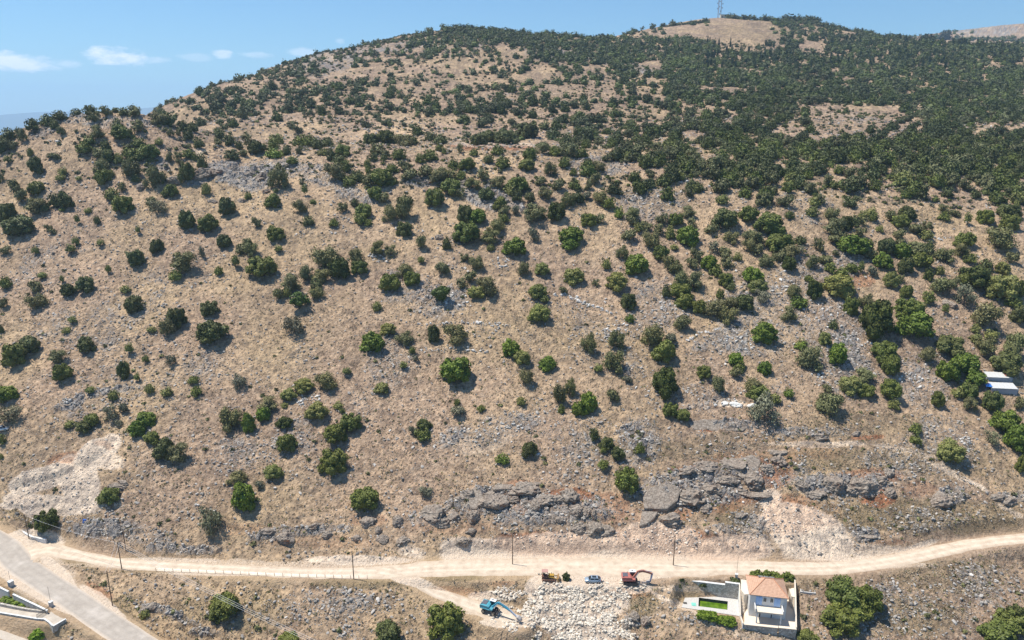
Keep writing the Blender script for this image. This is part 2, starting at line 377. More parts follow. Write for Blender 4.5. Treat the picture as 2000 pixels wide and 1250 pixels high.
PADS = [  # polygon in pixels, z, margin
 ([(1338,1158),(1441,1171),(1457,1206),(1452,1213),(1322,1190)], -4.55, 2.2),
 ([(1449,1166),(1556,1172),(1556,1224),(1452,1215)], -4.7, .8),
 ([(1446,1128),(1560,1134),(1560,1141),(1446,1136)], -.6, 1.5),
 ([(1330,1133.5),(1414,1136.5),(1414,1133),(1330,1131)], -1.2, .6),
 ([(97,1194),(124,1187),(147,1203),(130,1211),(105,1226),(90,1212)], -1.45, 2.6),
 ([(1365.6,1168),(1420.8,1175.2),(1420,1190),(1364.8,1183)], -7.5, .2, -4.4),
 ([(1040,1122),(1290,1122),(1283,1140),(1200,1143),(1052,1139)], -.12, 2.5),
 ([(880,1085),(1380,1088),(1400,1100),(860,1106)], .25, 3.0),
 ([(0,1098),(60,1136),(118,1180),(92,1190),(40,1158),(-40,1115)], -.6, 1.5),
 ([(1935,752),(1998,752),(1998,768),(1930,766)], None, 3.0),
]
def poly_dist(X, Y, poly):
    """signed distance, negative inside"""
    d = np.full(X.shape, 1e9); ins = np.zeros(X.shape, bool); n = len(poly)
    for i in range(n):
        x1, y1 = poly[i]; x2, y2 = poly[(i + 1) % n]; dx, dy = x2 - x1, y2 - y1
        t = np.clip(((X - x1) * dx + (Y - y1) * dy) / (dx * dx + dy * dy), 0, 1)
        d = np.minimum(d, np.hypot(X - x1 - t * dx, Y - y1 - t * dy))
        cr = ((y1 > Y) != (y2 > Y)) & (X < (x2 - x1) * (Y - y1) / (y2 - y1 + 1e-12) + x1); ins ^= cr
    return np.where(ins, -d, d)
near = YG < 235
Xn = XG[near]; Yn = YG[near]; Zn = Z0[near].copy()
FLAT = np.zeros(XG.shape)      # 1 where ground is graded
fl = np.zeros(Xn.shape)
def pad_poly(pp, z): return [tuple(unz(u, v, z).xy) for u, v in pp]
for pp, z, mg, *pz in PADS:
    if z is None: continue
    d = poly_dist(Xn, Yn, pad_poly(pp, pz[0] if pz else z)); w = 1 - sstep(0, mg, d)
    Zn = Zn * (1 - w) + z * w; fl = np.maximum(fl, w * (.9 if z < -1 else .75))
for nme in ('lower_road', 'driveway', 'asphalt_road', 'dirt_track', 'dirt_road'):
    r = ROADS[nme]; c = np.array([tuple(q) for q in r['c']]); best = np.full(Xn.shape, 1e9); bz = np.zeros(Xn.shape); bw = np.zeros(Xn.shape)
    sel = np.where((Xn > c[:, 0].min() - 14) & (Xn < c[:, 0].max() + 14) & (Yn > c[:, 1].min() - 14) & (Yn < c[:, 1].max() + 14))[0]
    xs = Xn[sel]; ys = Yn[sel]; b = np.full(xs.shape, 1e9); z_ = np.zeros(xs.shape); w_ = np.zeros(xs.shape)
    for i in range(0, len(c) - 1, 2):
        j = min(i + 2, len(c) - 1); x1, y1 = c[i, :2]; dx, dy = c[j, :2] - c[i, :2]
        near_ = np.where((np.abs(xs - x1) < 13) & (np.abs(ys - y1) < 13))[0]
        t = np.clip(((xs[near_] - x1) * dx + (ys[near_] - y1) * dy) / (dx * dx + dy * dy + 1e-9), 0, 1)
        d = np.hypot(xs[near_] - x1 - t * dx, ys[near_] - y1 - t * dy); u_ = d < b[near_]; k = near_[u_]
        b[k] = d[u_]; z_[k] = (c[i, 2] + (c[j, 2] - c[i, 2]) * t)[u_]; w_[k] = r['w'][i]
    w = np.where(b < 1e8, 1 - sstep(w_ + .5, w_ + 3.2, b), 0)
    Zn[sel] = Zn[sel] * (1 - w) + (z_ - .10) * w; fl[sel] = np.maximum(fl[sel], w)
Z1 = Z0.copy(); Z1[near] = Zn; FLAT[near] = fl
UPX, VPX = px(XG, YG, Z1)

# ---- ground character: blobs authored in the photograph's own pixels (u, v, ru, rv, strength)
def blobs(lst, wob=.35):
    m = np.zeros(XG.shape); wn_ = fbm(XG, YG, 9, 3, 91)
    for e in lst:
        u, v, ru, rv, s = e[:5]; rot = e[5] if len(e) > 5 else 0
        sel = (np.abs(UPX - u) < 2 * max(ru, rv)) & (np.abs(VPX - v) < 2 * max(ru, rv))
        if not sel.any(): continue
        dx = UPX[sel] - u; dy = VPX[sel] - v; c_, s_ = cos(rot), sin(rot)
        r = np.sqrt(((dx * c_ + dy * s_) / ru) ** 2 + ((-dx * s_ + dy * c_) / rv) ** 2) + wob * wn_[sel]
        m[sel] = np.maximum(m[sel], s * (1 - sstep(.65, 1.15, r)))
    return m
PALE = blobs([(1000,1082,190,17,.95),(1210,1086,190,22,.9),(1370,1085,110,20,.75),(1290,1052,110,40,.85),(1400,1072,120,30,.8),(1120,1062,160,26,.7),(940,1068,120,24,.7),(1540,1012,72,30,1),(1500,975,26,26,.7),(1590,1050,90,60,.7,.4),(1430,1040,60,14,.5),(1700,1075,90,16,.5),
 (1120,1185,100,62,1),(1060,1150,45,32,1),(960,1165,50,14,.9),(1000,1215,70,14,.9),(1190,1150,90,16,.8),(1170,1125,130,12,.9),(1150,1235,90,30,.7),
 (85,936,85,26,1,-.22),(185,893,62,26,1,-.6),(155,942,55,46,.9,.9),(110,988,120,22,.85,.15),(172,980,55,28,.8),(130,990,80,11,.8,.25),(35,985,50,10,.7,-.1),(60,1000,40,12,.7,.5),(165,1000,50,10,.5),(215,905,40,22,.5),
 (60,1060,70,22,.9),(120,1120,60,12,.8,.75),(190,1170,60,14,.9,.65),(250,1225,60,10,.6,.65),(20,1120,70,16,.9,.6),(100,1175,60,12,.8,.5),
 (1640,1088,110,10,.6),(1790,1068,70,8,.5,-.3),(300,1095,180,7,.5),(700,1095,130,10,.6),(560,1120,300,6,.5),
 (950,860,80,26,.35,-.3),(1430,835,60,8,.4),(1430,790,40,8,.5),(1600,640,80,60,.2),(1350,1150,90,8,.4),(1660,1085,40,8,.4),(380,300,30,10,.4),(960,285,110,7,.5),
 (930,1190,45,14,.5),(790,1129,60,12,.8,.3),(850,1152,50,8,.5,.35),(1300,1172,50,5,.5,.45),(1360,1200,60,5,.5,.6),(1600,868,130,7,.45),(1760,880,90,7,.45,.2),(1880,935,100,7,.5,.45),(1980,1000,60,7,.45,.5),(1440,880,150,6,.3),(700,1010,120,8,.25),(1150,1045,90,12,.5),(1500,1240,80,14,.35),(1320,1200,60,30,.25)])
RED = blobs([(1500,925,60,34,.6),(1460,975,40,20,.5),(1560,985,50,26,.45),(1710,975,40,20,.75),(1640,955,60,20,.45),(1790,955,40,20,.4),(1020,950,40,20,.5),(1110,970,55,22,.65),(1070,1060,170,26,.6),
 (1160,1035,60,14,.45),(720,1015,45,20,.4),(690,1050,70,14,.3),(1215,1010,60,30,.35),(1300,1055,150,40,.65),(1400,1075,110,26,.5),(1540,1005,70,40,.55),(1380,838,18,8,.8),(1560,885,120,16,.35),(1700,855,40,7,.6),(132,902,15,6,1,-.4),(205,875,20,6,.6),
 (900,1155,60,10,.42,.1),(980,1140,50,8,.4),(1230,1160,50,12,.45),(190,1150,40,10,.5,.5),(1350,920,60,10,.5),(1260,1045,30,14,.6),(960,290,110,9,.6),(1900,600,80,50,.25),(1680,550,40,16,.5),(1400,600,120,80,.2),(1050,600,200,80,.12),(500,650,300,150,.1),(480,1035,60,14,.35),(1740,1060,50,8,.4),(1330,1005,50,20,.5,-.5),(1020,985,120,30,.45),(900,1030,110,24,.35),(1190,990,60,40,.45),(1400,985,90,34,.45),(1480,900,110,24,.4),(1600,1000,70,30,.35),(1690,930,90,20,.5),(640,1060,130,16,.35),(1140,1065,110,14,.5),(120,900,40,14,.5,-.3),(1500,860,90,10,.3)])
ROCKB = blobs([(1085,1000,150,38,.75),(950,985,100,34,.75),(1350,960,130,46,.8),(1500,925,90,34,.5),(1650,945,110,26,.7),(860,1010,60,26,.6),(590,1040,110,14,.65,-.1),(215,1035,80,20,.85),(360,1075,90,14,.7),
 (470,345,75,26,.9,.2),(560,330,110,22,.65),(640,350,60,18,.65),(700,385,60,14,.7,.2),(820,355,45,12,1),(915,380,60,16,.9,.5),(990,390,50,12,.8,.5),(390,350,36,14,.9,-.3),(300,320,30,14,.7),(80,260,40,16,.6,-.5),(180,235,120,10,.6),(250,245,60,14,.5),
 (790,560,50,40,.55,-.3),(860,590,70,40,.55),(760,700,50,70,.5,.5),(930,850,110,30,.5,-.25),(1180,680,90,60,.35),(1290,600,70,60,.45),(1500,600,110,70,.55),(1620,640,80,60,.6),(1560,540,60,50,.55),(1660,500,40,40,.4),(1450,670,110,30,.5),(1250,860,60,60,.65),(1330,780,90,30,.4),(1440,832,60,9,.95),(1590,845,80,10,.6),(1640,700,60,80,.5),(1800,740,80,60,.5),(1830,870,90,60,.5),(1760,900,90,40,.5),(1860,970,30,18,.9),(1970,970,40,16,.8),(1690,1045,34,14,.95),(1800,1020,110,30,.4),
 (650,1180,120,30,.4,-.1),(330,1200,80,12,.8,.35),(400,1235,40,10,.7),(1480,1020,70,16,.6,.2),(1440,1040,60,10,.6,.2),(1150,880,60,40,.3),(130,790,40,10,.8,-.3),(200,765,60,8,.7,-.2),(330,740,90,20,.3),(1230,1215,20,16,.8),(250,740,200,120,.25,-.5),(200,520,200,150,.2,-.5),
 (640,120,90,30,.6,-.2),(760,90,100,14,.5),(900,100,60,16,.4),(1080,110,80,18,.6),(1230,130,60,16,.6,.2),(1010,190,80,20,.3),(1650,230,70,16,.4),(1930,60,90,14,.6),(1750,1180,80,60,.35),(1900,1150,60,60,.3),(280,1050,60,16,.5),(1270,400,90,40,.5),(1160,330,60,30,.45),(1570,400,60,40,.4),(1360,1190,40,40,.4),(300,880,60,60,.3),(560,870,120,60,.25)])
HERB = blobs([(1750,1010,170,40,.75),(1900,1010,110,40,.7),(1850,1130,160,40,.5),(1760,1200,120,50,.6),(1640,900,200,25,.5),(1700,830,120,30,.4),(1850,900,120,40,.4),(1430,1010,45,36,.8),(1250,1180,36,30,.8),(700,1140,90,14,.7),(900,1128,60,8,.8),(260,1100,60,14,.8),(160,1105,60,10,.6,.4),(330,1110,120,14,.5),
 (500,1200,60,40,.4),(250,1180,40,20,.6),(380,1190,60,30,.4),(1340,1170,30,16,.6),(1540,1000,60,20,.4),(90,985,60,10,.6,.5),(30,1000,40,14,.7,.6),(1320,880,200,20,.4),(100,1235,60,20,.5),(30,1170,60,12,.7,.4),(1600,1060,80,16,.4),(900,650,300,100,.12),(230,940,60,30,.3),(1580,1140,60,20,.5),(180,1010,30,20,.5),(1450,860,120,14,.35),(1820,430,60,20,.3),(1480,60,120,26,.35)])
GUL = fbm(XG * 1.0, YG * .22, 16, 4, 95)      # shallow gullies and trampled bands running down the slope
STRAW = np.clip(fbm(XG, YG, 30, 3, 5) * 1.2 + .45, 0, 1)
# graded ground is dusty
bare = blobs([(1000,1082,220,30,1),(1250,1100,230,30,1),(450,1105,420,12,.6),(1650,1105,200,10,.6),(90,1130,130,60,.6,.6),(1110,1190,110,70,.4)])
LV = sstep(300, 900, YG)   # 0 near .. 1 far
rockn = fbm(XG, YG, 14, 4, 31)
dsx = (XG * .9 + YG * .45) ; dsy = (-XG * .45 + YG * .9)
strat = fbm(dsx * .35, dsy, 3.2, 4, 41)       # layered limestone, beds running across the slope
ROCK = np.clip(ROCKB + .34 * sstep(.02, .5, rockn) + .30 * sstep(.12, .6, strat) * (ROCKB + .35), 0, 1)
ROCK *= (1 - .92 * FLAT) * (1 - .75 * PALE) * (1 - .8 * bare)
# ---- relief
d1, d2, ih = cell(XG + .5 * fbm(XG, YG, 2, 2, 3), YG + .5 * fbm(XG, YG, 2, 2, 4), 2.1, 2)
e1, e2, ih2 = cell(XG, YG, .85, 9)
keep = 1 - FLAT
chunk = sstep(.02, .28, d2 - d1) * (ih * .9 + .1)
big1, big2, bih = cell(XG + .8 * fbm(XG, YG, 5, 2, 6), YG + .8 * fbm(XG, YG, 5, 2, 8), 5.0, 21)
cliff = sstep(.35, .8, ROCKB)
Z = Z1 + keep * (fbm(XG, YG, 45, 3, 1) * 1.5 * sstep(150, 260, YG) + fbm(XG, YG, 260, 3, 2) * 9 * LV * (1 - sstep(1500, 2500, YG)) + fbm(XG, YG, 8, 3, 11) * .45 + fbm(XG, YG, 2.4, 3, 12) * .40 * (1 - .5 * PALE))
Z += keep * ROCK * (chunk * .8 + .25 * sstep(.0, .25, e2 - e1) * ih2 + strat * .5)
Z += keep * cliff * (1 - LV) * (sstep(.0, .10, big2 - big1) * (bih - .3) * 1.5)
Z += keep * (1 - ROCK) * (1 - .7 * PALE) * sstep(.42, 0, e1) * (ih2 > .5) * (.1 + .35 * ih2)       # tussocks
Z += keep * PALE * sstep(.0, .3, e2 - e1) * ih2 * .22
Z += keep * blobs([(80,930,60,12,1,-.25),(180,885,36,16,1,-.6),(60,985,40,10,.6)]) * 1.3
Z += (1 - keep) * fbm(XG, YG, 3, 3, 13) * .025
RZ = ROCK * (.35 + .65 * sstep(.0, .2, d2 - d1) * (.35 + .65 * ih))
TONE = np.clip(.48 + .70 * fbm(XG, YG, 1.4, 3, 61) + .35 * fbm(XG, YG, 5, 2, 63) * sstep(220, 420, YG) + .22 * fbm(XG, YG, 20, 2, 62) - .25 * sstep(.3, 0, e1) * (ih2 > .55) * (1 - ROCK), 0, 1)
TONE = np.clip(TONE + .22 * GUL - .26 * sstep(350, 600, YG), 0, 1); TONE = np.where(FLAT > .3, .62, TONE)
TER = np.sin(Z1 / 4.2 * 2 * np.pi + 2.2 * fbm(XG, YG, 60, 2, 96)); TERM = sstep(.1, .5, fbm(XG, YG, 70, 2, 97)) * (YG > 190) * (YG < 420)
TONE = np.clip(TONE - .25 * sstep(.86, 1, TER) * TERM, 0, 1); Z += keep * TERM * .35 * sstep(.5, 1, TER)
nr, nc = XG.shape
def GZ(x, y):
    """height of the finished ground"""
    x = np.asarray(x, float); y = np.asarray(y, float)
    fi = np.clip((x / y - pg[0]) / (pg[1] - pg[0]), 0, nc - 1.001); fj = np.clip(np.interp(np.log(y), qg, np.arange(nr)), 0, nr - 1.001)
    i = fi.astype(int); j = fj.astype(int); a = fi - i; b = fj - j
    return (Z[j, i] * (1 - a) + Z[j, i+1] * a) * (1 - b) + (Z[j+1, i] * (1 - a) + Z[j+1, i+1] * a) * b
def samp(A, x, y):
    i = np.clip(((x / y - pg[0]) / (pg[1] - pg[0])).astype(int), 0, nc - 1); j = np.clip(np.interp(np.log(y), qg, np.arange(nr)).astype(int), 0, nr - 1)
    return A[j, i]
ZS = (Z1 - H) / YG
def hit(us, vs):
    """pixels of the photograph -> first point of the ground under them (nan where sky)"""
    us = np.atleast_1d(np.asarray(us, float)); vs = np.atleast_1d(np.asarray(vs, float)); out = np.full((len(us), 3), np.nan)
    for k in range(len(us)):
        d = ray(us[k], vs[k]); p = d.x / d.y; t = d.z / d.y
        i = int(np.clip(round((p - pg[0]) / (pg[1] - pg[0])), 0, nc - 1)); col = ZS[:, i]
        w = np.nonzero(col >= t)[0]
        w = w[w > 0]
        if len(w) and col[0] < t:
            j = w[0]; f_ = (t - col[j-1]) / (col[j] - col[j-1] + 1e-12); q = qg[j-1] + f_ * (qg[j] - qg[j-1]); y = math.exp(q)
            out[k] = (p * y, y, 0)
    ok = ~np.isnan(out[:, 0]); out[ok, 2] = GZ(out[ok, 0], out[ok, 1]); return out
def hp(u, v): return Vector(hit([u], [v])[0])
idx = np.arange(nr * nc).reshape(nr, nc)
quads = np.stack([idx[:-1, :-1], idx[:-1, 1:], idx[1:, 1:], idx[1:, :-1]], -1).reshape(-1, 4)
one = np.ones(nr * nc)
me = np_mesh('hillside', np.c_[XG.ravel(), YG.ravel(), Z.ravel()], quads, M_GROUND, False,
    {'mk': np.c_[RZ.ravel(), RED.ravel(), np.maximum(PALE * 1.15, bare * .8).ravel() * (1 - .3 * ROCK.ravel()), one], 'mk2': np.c_[HERB.ravel(), TONE.ravel(), STRAW.ravel(), one]})
tag(link('hillside', me), kind='structure')

# ---- sea and the far shore
def sea_mat():
    m, nt, b = newmat('sea_water'); b.inputs['Base Color'].default_value = (.02, .10, .19, 1); b.inputs['Roughness'].default_value = .35
    g = N(nt, 'ShaderNodeNewGeometry'); bump(nt, b, noise(nt, .02, 6, .6, g.outputs['Position']), .3, 3); return m
SEA = -175.0
sv = [(-25000, 600, SEA), (25000, 600, SEA), (25000, 14500, SEA), (-25000, 14500, SEA)]
tag(link('sea', np_mesh('sea', sv, [(0, 1, 2, 3)], sea_mat())), kind='structure')
xs = np.linspace(-15000, 4000, 220); ys = np.linspace(0, 1, 16)
X_, T_ = np.meshgrid(xs, ys); prof = 285 + 170 * fbm(X_, X_ * 0, 5200, 4, 77) + 150 * sstep(-8500, -5000, X_) 
hgt = prof * np.sin(np.pi * T_ ** .8) + 35 * fbm(X_, T_ * 6000, 1500, 3, 78) * np.sin(np.pi * T_)
Yf = 11000 + T_ * 4000; ii = np.arange(X_.size).reshape(X_.shape)
fq = np.stack([ii[:-1, :-1], ii[:-1, 1:], ii[1:, 1:], ii[1:, :-1]], -1).reshape(-1, 4)
tag(link('far_hills', np_mesh('far_hills', np.c_[X_.ravel(), Yf.ravel(), (SEA - 5 + hgt).ravel()], fq, paint('far_hill_slopes', (.10, .11, .07), .9, scale=.001), True)), kind='structure')
